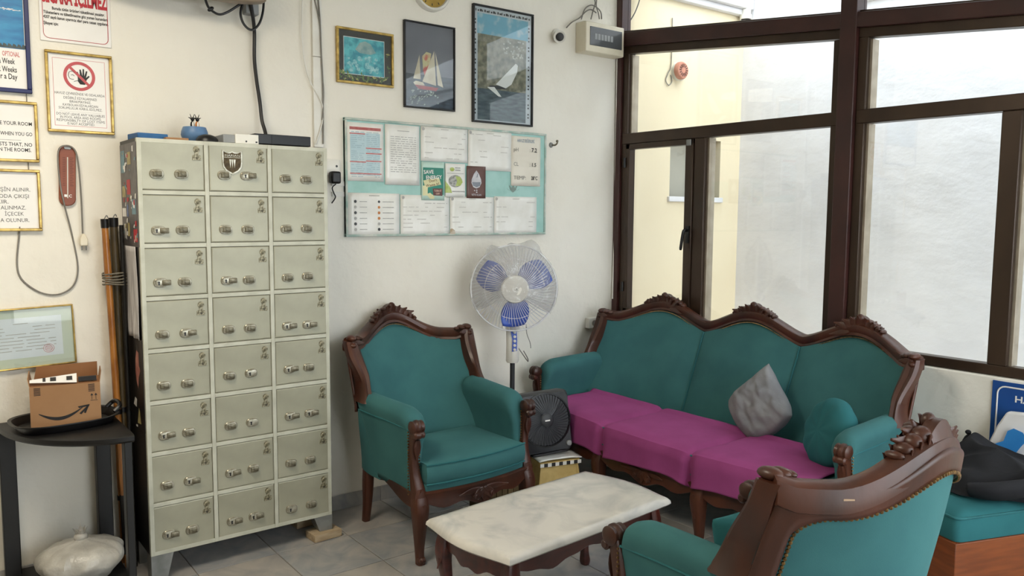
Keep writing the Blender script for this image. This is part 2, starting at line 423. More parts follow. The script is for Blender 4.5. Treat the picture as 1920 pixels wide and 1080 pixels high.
# ---- the light well outside the windows
def hole_wall(b, x0, x1, z0, z1, hx0, hx1, hz0, hz1, y0, y1):
    b.box(x0, x1, y0, y1, z0, hz0); b.box(x0, x1, y0, y1, hz1, z1); b.box(x0, hx0, y0, y1, hz0, hz1); b.box(hx1, x1, y0, y1, hz0, hz1)
b = MB(); hole_wall(b, 0.0, 1.5, -0.3, 3.35, 0.50, 1.03, 1.64, 2.04, 0.0, 0.22)
cw = struct(b.build('wall_courtyard_end', m_extc))
ow = struct(MB().box(1.25, 1.5, -7.0, 0.0, -0.3, 3.6).build('wall_courtyard_side', m_extw))
struct(MB().box(0.14, 1.25, -7.0, 0.0, -0.34, -0.3).build('floor_courtyard', m_terrace))
struct(MB().box(-14, 10, -16, RY0 - 0.2, -0.2, -0.02).build('floor_terrace', m_terrace))
nich = bpy.data.objects.new('window_5', None); col.objects.link(nich); struct(nich)
m_shut = mat('grey_blind', (176, 172, 158), 0.6, c2=(164, 160, 146), scale=4)
MB().box(0.50, 0.80, 0.10, 0.13, 1.64, 2.04).build('pale_panel', m_shut, nich)
MB().box(0.80, 1.03, 0.12, 0.14, 1.64, 2.04).build('glass_pane', mat('dark_pane', (96, 94, 90), 0.2, c2=(84, 82, 78), scale=3), nich)
MB().box(0.80, 1.03, 0.10, 0.125, 1.69, 1.72).build('frame_rail', m_white, nich)
MB().box(0.48, 1.05, -0.02, 0.2, 1.605, 1.64).build('sill', m_extw, nich, bevel=0.004)
# coping over the end wall and a pipe in the corner
cp = MB(); cp.box(0.0, 1.24, -0.09, 0.22, 2.97, 3.12); cp.box(0.0, 1.24, -0.05, 0.0, 2.93, 2.97); cp.box(0.0, 1.24, -0.11, 0.22, 3.30, 3.4)
struct(cp.build('trim_5', m_extw, bevel=0.006))
dp = MB(); dp.tube([(1.19, -0.06, 2.9), (1.19, -0.06, 3.5)], 0.035, 12); dp.tube([(1.19, -0.06, 2.9), (1.19, -0.06, 2.93)], 0.042, 12)
tag(dp.build('drain_pipe', m_white), 'white drain pipe in the outside corner above the cream wall', 'pipe')
lg = MB()
lg.loft([[(1.25, y, 2.86 + 0.02 * nz(y * 5, 0, 0)), (1.2 + 0.01 * nz(y * 9, 1, 0), y, 2.87 + 0.03 * nz(y * 7, 2, 0)), (1.2, y, 2.95), (1.25, y, 2.95)] for y in [-0.8 - 0.1 * k for k in range(40)]])
struct(lg.build('trim_6', m_extw))
# alarm siren on the cream wall
p = at(1268, 134, 'y', 0)
sr = thing('alarm_siren', 'round pink slotted alarm siren on the cream outside wall', 'siren', (p.x, 0, p.z))
RXm = Matrix.Rotation(PI / 2, 3, 'X')      # +z -> -y
MB().lathe([(0.062, 0), (0.062, 0.03), (0.055, 0.035)], (0.012, 0, 0), RXm, 24).build('base', m_white, sr)
m_sir = mat('faded_pink_plastic', (206, 140, 116), 0.5, c2=(192, 124, 102), scale=12)
MB().lathe([(0.058, 0.03), (0.058, 0.05), (0.05, 0.062), (0.012, 0.064), (0.0, 0.064)], (0, 0, 0), RXm, 28, cap=False).build('horn', m_sir, sr)
b = MB()
for k in range(14):
    a = 2 * PI * k / 14; c, s_ = math.cos(a), math.sin(a)
    q = [(0.02, -0.003), (0.042, -0.004), (0.042, 0.004), (0.02, 0.003)]
    b.poly([(u * c - v_ * s_, u * s_ + v_ * c) for u, v_ in q], -0.0655)
b.build('slots', mat('siren_slot', (92, 52, 42), 0.8, c2=(84, 46, 36), scale=9), sr)
tag(MB().tube(crom([(p.x - 0.06, -0.008, p.z + 0.34), (p.x - 0.06, -0.008, p.z + 0.05), (p.x - 0.09, -0.01, p.z - 0.02), (p.x - 0.11, -0.008, p.z - 0.07), (p.x - 0.08, -0.008, p.z - 0.1), (p.x - 0.05, -0.008, p.z - 0.07), (p.x - 0.065, -0.008, p.z - 0.03)]), 0.0035, 6).build('siren_wire', m_cord),
    'thin looped wire hanging beside the pink siren outside', 'wire')
p = at(1195, 10, 'y', 0)
tag(MB().tube(crom([(0.12, -0.06, 3.02), (0.14, -0.04, 2.9), (0.11, -0.03, 2.8), (0.06, -0.03, 2.73)]), 0.004, 6).build('loose_wire', m_dgrey), 'loose dark wire hanging outside at the top corner of the window', 'wire')

# ---- ceiling lamp (above the frame)
lamp = thing('ceiling_lamp', 'white ceiling lamp with a frosted round shade above the seating', 'lamp', (-3.6, -1.5, zc(-1.5)))
MB().lathe([(0.06, 0.0), (0.06, -0.05), (0.03, -0.06)]).build('base', m_white, lamp)
ld = bpy.data.lights.new('lamp_light', 'AREA'); ld.shape = 'DISK'; ld.size = 1.0; ld.energy = LAMP_POWER; ld.color = (1.0, 0.9, 0.73)
lo = bpy.data.objects.new('lamp_light', ld); col.objects.link(lo); lo.parent = lamp; lo.location = (0, 0, -0.12)

# ================================================================ carved seat furniture
def leaf(b, base, d, length, width, nrm, curl=0.3, n=6):
    """one carved leaf lobe: ridged blade along d with a curled tip"""
    base = Vector(base); d = Vector(d).normalized(); nrm = Vector(nrm).normalized(); s = d.cross(nrm)
    rings = []
    for i in range(n + 1):
        t = i / n
        c = base + d * (length * t) + nrm * (curl * length * t * t * 0.8)
        wd = width * (0.45 + 0.75 * math.sin(PI * min(1, t * 1.05 + 0.12))) * (1.0 if t < 0.95 else 0.5)
        th = width * 0.45 * (1 - 0.5 * t)
        rings.append([c - s * wd, c - s * wd * 0.5 + nrm * th * 0.7, c + nrm * th * 0.35, c + s * wd * 0.5 + nrm * th * 0.7, c + s * wd, c + s * wd * 0.4 - nrm * th, c - s * wd * 0.4 - nrm * th])
    b.loft(rings)
def scroll(b, c, r, wd, axis, n=14):
    """small volute: ridged drum"""
    axis = Vector(axis).normalized(); q = Vector((0, 0, 1)).rotation_difference(axis).to_matrix()
    b.lathe([(0.0, -wd * 0.55), (r * 0.55, -wd * 0.55), (r * 0.9, -wd * 0.42), (r * 0.82, -wd * 0.2), (r, -wd * 0.08), (r, wd * 0.08), (r * 0.82, wd * 0.2), (r * 0.9, wd * 0.42), (r * 0.55, wd * 0.55), (0.0, wd * 0.55)], c, q, n, cap=False)

def upright(b, pts, n=10):
    """post of squarish section through (x, y, z, rx, ry)"""
    P = crom([p[:3] for p in pts], 5); R1 = crom([(p[3], p[4], 0) for p in pts], 5); rings = []
    for p, r in zip(P, R1):
        ring = []
        for k in range(n):
            a = 2 * PI * k / n; c, s_ = math.cos(a), math.sin(a)
            e = 0.62
            ring.append(p + Vector((r.x * math.copysign(abs(c) ** e, c), r.y * math.copysign(abs(s_) ** e, s_), 0)))
        rings.append(ring)
    b.loft(rings)

def bergere(T_, a, e, humps, nexp, legx, cush, sofa=False):
    """T_: parent empty; a arm half width; e back half width; humps: (centre, half width)"""
    SAG = 0.2
    YC = 0.725
    def ztop(x):               # top of the rail without carving
        z = 0.918 + 0.016 * sm(e * 0.88, e, abs(x))
        for c, h in humps:
            d = abs(x - c) / h
            if d < 1: z = max(z, 0.918 + 0.098 * (0.5 + 0.5 * math.cos(PI * d)) ** 0.85)
        return z
    def plan(x): return YC - SAG * abs(x / e) ** nexp
    def yrake(x, z): return plan(x) - 0.40 * max(0.0, 0.95 - z)
    # --- upholstered back (front face), one cushion for each hump
    edges = [-e + 0.03] + [(humps[i][0] + humps[i + 1][0]) / 2 for i in range(len(humps) - 1)] + [e - 0.03]
    for hi in range(len(humps)):
        x0, x1 = edges[hi], edges[hi + 1]; b = MB(); nu, nv = 18, 14
        def fn(u, v, off=0.0):
            xt = x0 + (x1 - x0) * u
            z1 = ztop(xt) - 0.058; z = 0.34 + (z1 - 0.34) * v
            k = 1 - (0.12 if not sofa else 0.03) * (1 - v)           # narrower at the seat
            bulge = 0.035 * (1 - (2 * u - 1) ** 4) * (1 - (2 * v - 1) ** 4) * (1 if not sofa else 1.1)
            return Vector((xt * k, yrake(xt, z) - 0.008 - bulge + off, z))
        def back(u, v):
            p = fn(u, v); xt = x0 + (x1 - x0) * u
            return Vector((p.x, plan(xt) + 0.004 - 0.14 * (1 - v), p.z))
        b.grid(fn, nu, nv)
        b.build('backrest', m_teal, T_)
    if sofa:
        b = MB()
        for hi in range(1, len(edges) - 1):
            x = edges[hi]
            b.tube([(x * (1 - 0.03 * (1 - t)), yrake(x, 0.36 + (ztop(x) - 0.42) * t) - 0.013, 0.36 + (ztop(x) - 0.42) * t) for t in [k / 10 for k in range(11)]], 0.004, 6)
        b.build('seam_piping', m_pipe, T_)
    # --- outer back panel with rounded side wings
    XB = 0.255 if not sofa else e * 0.93
    def edge(z):
        k = max(0.0, min(1.0, (z - 0.62) / 0.31)); ye = yrake(e, max(z, 0.62)) + 0.036 + 0.022 * (1 - k); xe = e - 0.004
        if z < 0.62:
            t = sm(0, 1, (0.62 - z) / 0.35); ye = ye + (0.575 - ye) * t; xe = xe + (XB - xe) * t
        return xe, ye
    def outer(u, v):
        x = -e + 2 * e * u; z = 0.27 + (ztop(x) - 0.03 - 0.27) * v; xe, ye = edge(z)
        yc_ = YC + 0.026 - (0.13 if not sofa else 0.15) * (1 - v) ** 1.3
        return Vector((xe * (2 * u - 1), ye + (yc_ - ye) * (1 - abs(2 * u - 1) ** nexp), z))
    b = MB(); b.grid(outer, 36 if sofa else 24, 16); b.build('back_panel', m_teal, T_)
    for sgn, uu in ((-1, 0.0), (1, 1.0)):
        b = MB()
        def wing(u, v):
            p1 = outer(uu, v)
            if p1.z > 0.60: p0 = Vector((sgn * (e - 0.016), yrake(e, p1.z) + 0.0, p1.z))
            else: p0 = Vector((sgn * (a + (XB - a) * 0.62), 0.36, p1.z))
            q = p0.lerp(p1, u); q.x += sgn * 0.01 * math.sin(PI * u); return q
        vs = 0.53
        b.grid(lambda u, v: wing(u, v * vs), 6, 10); b.build('side_wing', m_teal, T_)
    # --- carved top rail
    N = 30 * len(humps) + 10; rings = []; xs = [-e + 2 * e * i / N for i in range(N + 1)]
    for x in xs:
        zt = ztop(x); y = plan(x); h = 0.064
        dy = (plan(min(e, x + 0.01)) - plan(max(-e, x - 0.01))) / 0.02
        t = Vector((1, dy, 0)).normalized(); nn = Vector((t.y, -t.x, 0))      # towards the front
        C = Vector((x, y, 0))
        pts = [(0.026, -h), (0.036, -h * 0.9), (0.03, -h * 0.72), (0.038, -h * 0.45), (0.034, -h * 0.15), (0.02, 0.0), (-0.012, -0.001), (-0.026, -h * 0.15), (-0.034, -h * 0.6), (-0.034, -h * 1.0), (-0.02, -h * 1.1)]
        rings.append([C + nn * q[0] + Vector((0, 0, zt + q[1])) for q in pts])
    b = MB(); b.loft(rings); b.build('top_rail', m_wood, T_)
    # --- posts from the ears to the arms
    for sgn in (-1, 1):
        b = MB()
        pth = crom([(sgn * (e - 0.005), plan(e) - 0.004, 0.915), (sgn * (e - 0.012), plan(e) - 0.03, 0.85), (sgn * (e - 0.024), yrake(e, 0.76) - 0.012, 0.76), (sgn * (e - 0.02), yrake(e, 0.69) - 0.016, 0.69), (sgn * (e - 0.012), yrake(e, 0.65) - 0.02, 0.645)], 5)
        rings = []
        for i, p in enumerate(pth):
            t = i / (len(pth) - 1); wd = 0.026 + 0.006 * math.sin(PI * t * 2.2); dp = 0.03
            bk = max(dp * 1.1, edge(p.z)[1] - p.y + 0.004); ring = [(-wd, bk), (-wd, -dp * 0.6), (-wd * 0.6, -dp), (0, -dp * 0.72), (wd * 0.6, -dp), (wd, -dp * 0.6), (wd * 0.95, bk * 0.7), (wd * 0.75, bk + 0.004)]
            rings.append([p + Vector((sgn * q[0], q[1], 0)) for q in ring])
        b.loft(rings); b.build('back_post', m_wood, T_)
        b = MB()          # carved ear
        ec = Vector((sgn * (e - 0.014), plan(e) - 0.012, 0.915))
        for dx, dy, dz, r in ((0.004, 0.0, 0.014, 0.02), (-0.026, 0.006, 0.012, 0.017), (-0.05, 0.014, 0.006, 0.012), (0.008, -0.006, -0.018, 0.019)):
            b.ell(ec + Vector((sgn * dx, dy + 0.002, dz - 0.002)), (r * 1.15, r * 1.7, r * 0.8), None, 12, 8)
        for dx, dz, L_, w_ in ((0.12, -1, 0.09, 0.017), (-0.3, -1, 0.06, 0.011), (-1, -0.1, 0.055, 0.012)):
            leaf(b, ec + Vector((0, -0.02, -0.008)), (sgn * dx, -0.1 if dz < -0.5 else 0.1, dz), L_, w_, (0, -1, 0.15), 0.05)
        b.build('ear_carving', m_wood, T_)
    # --- crest carvings
    for hc, hw in humps:
        b = MB(); y = plan(hc) - 0.010; zt = ztop(hc)
        for ang, L_, w_, dx in [(0, 0.058, 0.021, 0), (30, 0.056, 0.018, 0.012), (-30, 0.056, 0.018, -0.012), (60, 0.066, 0.017, 0.022), (-60, 0.066, 0.017, -0.022), (80, 0.075, 0.015, 0.045), (-80, 0.075, 0.015, -0.045)]:
            r = math.radians(ang)
            leaf(b, (hc + dx, y - 0.012, zt - 0.024), (math.sin(r), -0.06, math.cos(r)), L_, w_, (0, -1, 0.2), 0.3)
        b.loft([[Vector((hc + q * 0.05, plan(hc + q * 0.05) + o_, zt - 0.02 if k < 2 else zt + 0.034 * (1 - q * q))) for k, o_ in enumerate((-0.024, 0.026, 0.016, -0.014))] for q in [-1 + 0.2 * k for k in range(11)]])
        b.ell((hc, y - 0.008, zt + 0.024), (0.02, 0.017, 0.02), None, 10, 8)
        for sx in (-1, 1):
            for dx, r in ((0.048, 0.019), (0.075, 0.016), (0.102, 0.013), (0.124, 0.009)):
                xx = hc + sx * dx
                b.ell((xx, plan(xx) - 0.006, ztop(xx) + r * 0.35), (r * 1.35, 0.024, r), Matrix.Rotation(0.5 * sx, 3, 'Y'), 12, 8); leaf(b, (xx - sx * 0.008, plan(xx) - 0.026, ztop(xx) - 0.012), (sx * 0.7, -0.1, 0.8), r * 2.0, r * 0.7, (0, -1, 0.2), 0.3); leaf(b, (xx - sx * 0.008, plan(xx) + 0.014, ztop(xx) - 0.012), (sx * 0.7, 0.1, 0.8), r * 1.9, r * 0.75, (0, 1, 0.2), 0.2)
            leaf(b, (hc + sx * 0.05, y - 0.016, zt - 0.045), (sx, -0.05, -0.25), 0.10, 0.012, (0, -1, 0.1), 0.05)
        b.build('crest_carving', m_wood, T_)
    # --- brass nails round the outer back (each a small dome)
    du, dv = 0.034 / (2 * e), 0.085; cu, cv = 0.055 / (2 * e), 0.09
    ipath = []; opath = []
    vlo = 0.5
    for k in range(12): v = vlo + (1 - dv - cv - vlo) * k / 12; ipath.append((1 - du, v)); opath.append((1.0, v + 0.0 * k))
    for k in range(9):
        an = PI / 2 * k / 8; ipath.append((1 - du - cu + cu * math.cos(an), 1 - dv - cv + cv * math.sin(an)))
        q = k / 8; opath.append((1.0, 1 - dv - cv + (dv + cv) * min(1, q * 2)) if q < 0.5 else (1 - (du + cu) * (q - 0.5) * 2, 1.0))
    half = 1 - du - cu; M_ = 20 * len(humps)
    for k in range(1, M_ + 1): u = half + (0.5 - half) * k / M_; ipath.append((u, 1 - dv)); opath.append((u, 1.0))
    ipath += [(1 - u, v) for u, v in reversed(ipath[:-1])]; opath += [(1 - u, v) for u, v in reversed(opath[:-1])]
    b = MB(); cols = 4
    rows = []
    for (ui, vi), (uo, vo) in zip(ipath, opath):
        rows.append([outer(ui + (uo - ui) * c / cols, vi + (vo - vi) * c / cols) + Vector((0.007 * (2 * (ui + (uo - ui) * c / cols) - 1), 0.006, 0)) for c in range(cols + 1)])
    b.loft(rows, cap=False, closed=False); b.build('back_border', m_wood, T_, solid=0.012)
    pts = [outer(u, v) + Vector((0, 0.012, 0)) for u, v in ipath]; b = MB(); acc = 0.0; P = [pts[0]]
    for p, q in zip(pts, pts[1:]):
        L_ = (q - p).length; t = 0.0115 - acc
        while t <= L_: P.append(p.lerp(q, t / L_)); t += 0.0115
        acc = L_ - (t - 0.0115)
    for p in P: b.ell(p, (0.0056, 0.005, 0.0056), None, 6, 4)
    b.build('nail_trim', m_brass, T_)['kind'] = 'stuff'
    # bead of small nails along the inner edge of the frame
    b = MB(); M_ = int(90 * e / 0.347)
    for i in range(M_):
        x = (e - 0.045) * (2 * i / (M_ - 1) - 1); b.ell((x, plan(x) - 0.034, ztop(x) - 0.067), (0.0036, 0.0036, 0.0036), None, 5, 3)
    b.build('front_nails', m_brass, T_)['kind'] = 'stuff'
    # --- arms
    for sgn in (-1, 1):
        b = MB(); rings = []
        NS = 12
        for i in range(NS + 1):
            s_ = i / NS; y = 0.022 + 0.43 * s_
            xt = a + 0.018 + (e - 0.015 - a) * sm(0.2, 1, s_)            # outer edge of the roll
            zt = 0.674 + 0.018 * s_ - (0.03 * (1 - sm(0.0, 0.16, s_)))
            fl_ = 0.012 * (1 - sm(0, 0.12, s_))
            xb = a - 0.008 + ((e * (0.78 if not sofa else 0.93)) - (a - 0.008)) * s_
            wdt = 0.108
            pr = [(xb, 0.245), (xb + 0.006, 0.36), (xb * 0.4 + xt * 0.6 - 0.006, 0.50), (xt - 0.006, zt - 0.085), (xt + 0.012 - fl_, zt - 0.045), (xt - 0.004 - fl_, zt - 0.012), (xt - 0.042, zt), (xt - 0.084 + fl_, zt - 0.012), (xt - wdt + fl_, zt - 0.045), (xt - wdt + 0.014, zt - 0.095), (xt - wdt + 0.038, 0.50), (xt - wdt + 0.042, 0.34)]
            rings.append([Vector((sgn * q[0], y, q[1])) for q in pr])
        b.loft(rings); b.build('arm', m_teal, T_, sub=1)
        b = MB()
        b.tube([(sgn * (a + 0.013 + (e - 0.015 - a) * sm(0.2, 1, k / 10)), 0.03 + 0.4 * k / 10, 0.585 + 0.018 * k / 10) for k in range(11)], 0.004, 6)
        b.build('arm_piping', m_pipe, T_)
        # carved arm post running down into the front leg
        lx = legx[-1] if sgn > 0 else legx[0]
        b = MB(); X = sgn * a
        upright(b, [(X, 0.004, 0.60, 0.022, 0.022), (X, 0.012, 0.56, 0.020, 0.024), (X, 0.024, 0.48, 0.019, 0.022), (X * 0.985, 0.02, 0.40, 0.021, 0.022), (X * 0.97, 0.004, 0.33, 0.027, 0.03), (X * 0.965, -0.004, 0.27, 0.031, 0.034)])
        scroll(b, (X, -0.004, 0.606), 0.032, 0.058, (1, 0, 0), 18)
        scroll(b, (X, -0.022, 0.575), 0.018, 0.05, (1, 0, 0), 14)
        leaf(b, (X, -0.014, 0.55), (0, 0.1, -1), 0.09, 0.015, (0, -1, 0), 0.05)
        leaf(b, (X * 0.97, -0.022, 0.335), (0, -0.05, -1), 0.075, 0.022, (0, -1, 0), 0.05)
        leaf(b, (X * 0.97, -0.02, 0.33), (sgn * 0.5, -0.02, -1), 0.06, 0.015, (0, -1, 0), 0.05)
        leaf(b, (X * 0.97, -0.02, 0.33), (-sgn * 0.5, -0.02, -1), 0.06, 0.015, (0, -1, 0), 0.05)
        b.build('arm_post', m_wood, T_)
        # nails down the post
        b = MB()
        for k in range(22):
            b.ell((X - sgn * 0.026, 0.014, 0.58 - k * 0.013), (0.004, 0.004, 0.004), None, 6, 4)
            b.ell((X + sgn * 0.022, 0.03, 0.58 - k * 0.013), (0.004, 0.004, 0.004), None, 6, 4)
        b.build('arm_nails', m_brass, T_)['kind'] = 'stuff'
    # --- cabriole legs
    bow = 0.042 if not sofa else 0.085
    xl = legx[-1] + 0.01
    def fy(x): return -0.012 - bow * (1 - (x / xl) ** 2)
    for x in legx:
        sgn = 0.0 if abs(x) < a * 0.8 else math.copysign(1, x); b = MB(); y0 = fy(x) + 0.012
        upright(b, [(x, y0 + 0.0, 0.30, 0.031, 0.032), (x + sgn * 0.004, y0 - 0.012, 0.24, 0.034, 0.036), (x + sgn * 0.002, y0 - 0.006, 0.15, 0.026, 0.027), (x, y0 + 0.0, 0.07, 0.019, 0.02), (x + sgn * 0.002, y0 - 0.006, 0.022, 0.017, 0.019), (x + sgn * 0.004, y0 - 0.014, 0.002, 0.019, 0.02)])
        scroll(b, (x + sgn * 0.004, y0 - 0.02, 0.018), 0.016, 0.034, (1, 0, 0))
        leaf(b, (x, y0 - 0.04, 0.27), (0, 0.05, -1), 0.11, 0.018, (0, -1, 0), 0.03)
        b.build('leg', m_wood, T_)
    for sgn in (-1, 1):
        b = MB(); xr = sgn * (0.238 if not sofa else e * 0.9)
        upright(b, [(xr, 0.54, 0.30, 0.024, 0.026), (xr, 0.548, 0.2, 0.024, 0.027), (xr, 0.555, 0.1, 0.02, 0.022), (xr, 0.572, 0.0, 0.017, 0.019)])
        b.build('leg', m_wood, T_)
    # --- aprons
    b = MB(); rings = []; n = 24 * (len(legx) - 1)
    for i in range(n + 1):
        x = legx[0] + (legx[-1] - legx[0]) * i / n; y = fy(x)
        seg = (legx[-1] - legx[0]) / (len(legx) - 1); q = ((x - legx[0]) / seg) % 1.0
        zb = 0.262 - 0.024 * (0.5 - 0.5 * math.cos(2 * PI * q)) + 0.013 * math.cos(6 * PI * q) - 0.008
        zt = 0.318
        rings.append([Vector((x, y, zb)), Vector((x, y - 0.012, zb + 0.004)), Vector((x, y - 0.006, (zb + zt) / 2)), Vector((x, y - 0.014, zt - 0.006)), Vector((x, y, zt)), Vector((x, y + 0.028, zt)), Vector((x, y + 0.028, zb))])
    b.loft(rings); b.build('front_apron', m_wood, T_)
    for i in range(len(legx) - 1):
        b = MB(); x = (legx[i] + legx[i + 1]) / 2; y = fy(x) - 0.012
        for ang in (-75, -40, 0, 40, 75):
            r = math.radians(ang); leaf(b, (x, y, 0.285), (math.sin(r), 0, -math.cos(r)), 0.055, 0.013, (0, -1, 0), 0.15)
        for sx in (-1, 1): leaf(b, (x + sx * 0.02, y, 0.29), (sx, 0, -0.06), 0.12, 0.011, (0, -1, 0), 0.06); scroll(b, (x + sx * 0.045, y, 0.258), 0.012, 0.02, (0, 1, 0))
        b.build('apron_carving', m_wood, T_)
    for sgn in (-1, 1):
        b = MB(); x0 = sgn * a * 0.965; x1 = sgn * (0.238 if not sofa else e * 0.9); rings = []
        for i in range(13):
            t = i / 12; x = x0 + (x1 - x0) * t; y = 0.01 + 0.54 * t; zb = 0.252 - 0.02 * math.sin(PI * t * 2 + 0.6) * (1 if t < 0.6 else 0.4) + 0.01 * t
            rings.append([Vector((x - sgn * 0.014, y, zb)), Vector((x + sgn * 0.014, y, zb)), Vector((x + sgn * 0.016, y, 0.305)), Vector((x - sgn * 0.014, y, 0.305))])
        b.loft(rings); b.build('side_apron', m_wood, T_, bevel=0.004)
    b = MB(); xr = 0.238 if not sofa else e * 0.9
    b.box(-xr, xr, 0.535, 0.565, 0.235, 0.30); b.build('rear_apron', m_wood, T_, bevel=0.004)
    # --- seat base and cushions
    b = MB(); n = 20; ring = [(legx[0] + 0.02 + (legx[-1] - legx[0] - 0.04) * i / n, 0) for i in range(n + 1)]
    pts = [(x, fy(x) + 0.004) for x, _ in ring] + [(legx[-1] * 0.9, 0.5), (legx[0] * 0.9, 0.5)]
    b.prism([(x, y, 0.29) for x, y in pts], (0, 0, 0.06)); b.build('seat_base', m_teal, T_, bevel=0.012)
    ci = a - 0.03
    for k in range(cush):
        x0 = -ci + 2 * ci * k / cush + (0.004 if k else 0.006); x1 = -ci + 2 * ci * (k + 1) / cush - 0.006
        b = MB(); pts = []
        n = 16; front = [(x0 + (x1 - x0) * i / n) for i in range(n + 1)]
        def rim(off, z):
            fr = [Vector((max(x0 + off, min(x1 - off, x)), fy(x) - 0.004 + off, z)) for x in front]
            bk = [Vector((max(x0 + off, min(x1 - off, x)), 0.40 - off, z)) for x in reversed(front)]
            return fr + bk
        rings = [rim(0.03, 0.338), rim(0.006, 0.345), rim(-0.002, 0.36), rim(-0.007, 0.39), rim(-0.002, 0.425), rim(0.006, 0.436), rim(0.04, 0.447), rim(0.09, 0.453), rim(0.12, 0.455)]
        b.loft(rings); b.build('seat_cushion', m_teal, T_)
        b = MB()
        for z in (0.434, 0.348):
            r_ = [p for p in rim(0.0, z)]; b.tube(r_[:n + 1], 0.0048, 6)
        b.build('cushion_piping', m_pipe, T_)

chairL = thing('armchair', 'teal armchair with carved wooden frame standing beside the locker cabinet', 'armchair', (-1.646, -0.783, 0), 0.045, 'carved teal suite')
bergere(chairL, 0.315, 0.347, [(0.0, 0.25)], 2.0, [-0.302, 0.302], 1)
chairR = thing('armchair', 'teal armchair seen from behind, its carved back towards the camera', 'armchair', (-1.779, -2.138, 0), PI, 'carved teal suite')
for ch in list(chairL.children):
    c = ch.copy(); col.objects.link(c); c.parent = chairR
# worn light patches where the varnish is chipped off the rail
def chip(x, z):
    y = 0.725 - 0.2 * (x / 0.347) ** 2 + 0.0365
    sl = -2 * 0.2 * x / 0.347 ** 2; t = Vector((1, sl, 0)).normalized(); c = Vector((x, y, z))
    return [c - t * 0.013 - Vector((0, 0, 0.004)), c + t * 0.013 - Vector((0, 0, 0.003)), c + t * 0.012 + Vector((0, 0, 0.006)), c - t * 0.012 + Vector((0, 0, 0.006))]
for q in ((0.285, 0.868), (0.25, 0.884)):
    b = MB(); b.prism(chip(*q), (0.002, 0.004, 0)); b.build('varnish_chip', MATS.get('bare_wood') or mat('bare_wood', (190, 160, 130), 0.7, c2=(170, 138, 108), scale=30), chairR)['label'] = 'pale chip in the varnish'
sofa = thing('sofa', 'three-seat teal sofa with carved triple-arched back under the windows', 'sofa', (-0.784, -1.112, 0), -1.587, 'carved teal suite')
bergere(sofa, 0.968, 0.974, [(-0.615, 0.33), (0.0, 0.33), (0.615, 0.33)], 5.0, [-0.95, -0.33, 0.33, 0.95], 3, sofa=True)

# ---- purple throw over the sofa seat
b = MB()
def sfy(x): return -0.012 - 0.085 * (1 - (x / 0.96) ** 2)
def throw(u, v):
    x = -0.84 + 1.70 * u
    f0 = sfy(x) - 0.016
    crease = sum(math.exp(-((x - c) / 0.02) ** 2) for c in (-0.29, 0.29))
    soft = sum(math.exp(-((x - c) / 0.09) ** 2) for c in (-0.29, 0.29))
    top = 0.462 + 0.004 * nz(x * 5, v * 6, 3) - 0.014 * crease - 0.003 * soft
    drop = 0.135 + 0.02 * nz(x * 2.2, 0, 7) + 0.02 * soft
    if v < 0.6:
        t = v / 0.6
        y = 0.34 + (f0 - 0.34) * t
        z = top + 0.01 * (1 - t) - 0.012 * sm(0.9, 1, t)
        if t < 0.08: z += 0.012
    else:
        t = (v - 0.6) / 0.4
        y = f0 - 0.012 * math.sin(min(1, t * 3) * PI / 2) - 0.012 * t * (1 + 1.2 * nz(x * 4, t, 1)) - 0.004 * math.sin(x * 23) * t
        y += 0.03 * crease * (0.4 + t)
        z = top - 0.012 - drop * t
    return Vector((x, y, z))
b.grid(throw, 110, 40)
o = b.build('throw_cover', m_purple, None, solid=0.004); o.location = sofa.location; o.rotation_euler = sofa.rotation_euler
tag(o, 'purple cloth spread over the sofa seat and hanging down its front', 'throw')

# ---- cushions
def pillow(b, w_, h_, t_, pinch=0.16, wr=0.0, seed=0, n=20, rnd=0):
    for side in (-1, 1):
        def fn(u, v):
            x, z = 2 * u - 1, 2 * v - 1
            k = (1 - abs(x) ** 3.2) * (1 - abs(z) ** 3.2)
            e_ = 1 - pinch * ((1 - x * x) * abs(z) ** 3 + (1 - z * z) * abs(x) ** 3) * 0.5
            y = side * t_ * max(0, k) ** 0.45
            if rnd: m_ = max(abs(x), abs(z)); q_ = abs(x * z) ** 1.5; tip = 1.0 if (x > 0) == (rnd > 0) and z > 0 else 0.0; e_ = 1 - 0.2 * q_ * (1 - tip) + 0.12 * q_ * tip; x *= e_; z *= e_
            y += wr * (nz(x * 2.2 + seed, z * 4.0, side) + 0.5 * nz(x * 5 + seed, z * 9, side)) * max(0, k) ** 0.3
            return Vector((x * w_ * (1 - pinch * 0.5 * (1 - z * z) * abs(x) ** 2), y, z * h_ * (1 - pinch * 0.5 * (1 - x * x) * abs(z) ** 2)))
        b.grid(fn, n, n)
def weld(o):
    bm = bmesh.new(); bm.from_mesh(o.data); bmesh.ops.remove_doubles(bm, verts=bm.verts, dist=0.0006); bmesh.ops.recalc_face_normals(bm, faces=bm.faces); bm.to_mesh(o.data); bm.free()
p = at(1424, 777, 'x', -0.42)
b = MB(); pillow(b, 0.145, 0.145, 0.07, 0.0, 0.018, 3, 26, rnd=-1)
o = b.build('cushion', m_gcloth, None, sub=1); weld(o); o.location = (p.x, p.y, 0.592)
o.rotation_euler = (Matrix.Rotation(math.radians(-82), 3, 'Z') @ Matrix.Rotation(math.radians(-16), 3, 'X') @ Matrix.Rotation(math.radians(47), 3, 'Y')).to_euler()
tag(o, 'wrinkled grey cushion standing on one corner on the purple cloth', 'cushion')
p = at(1556, 812, 'x', -0.55)
b = MB()
rings = []
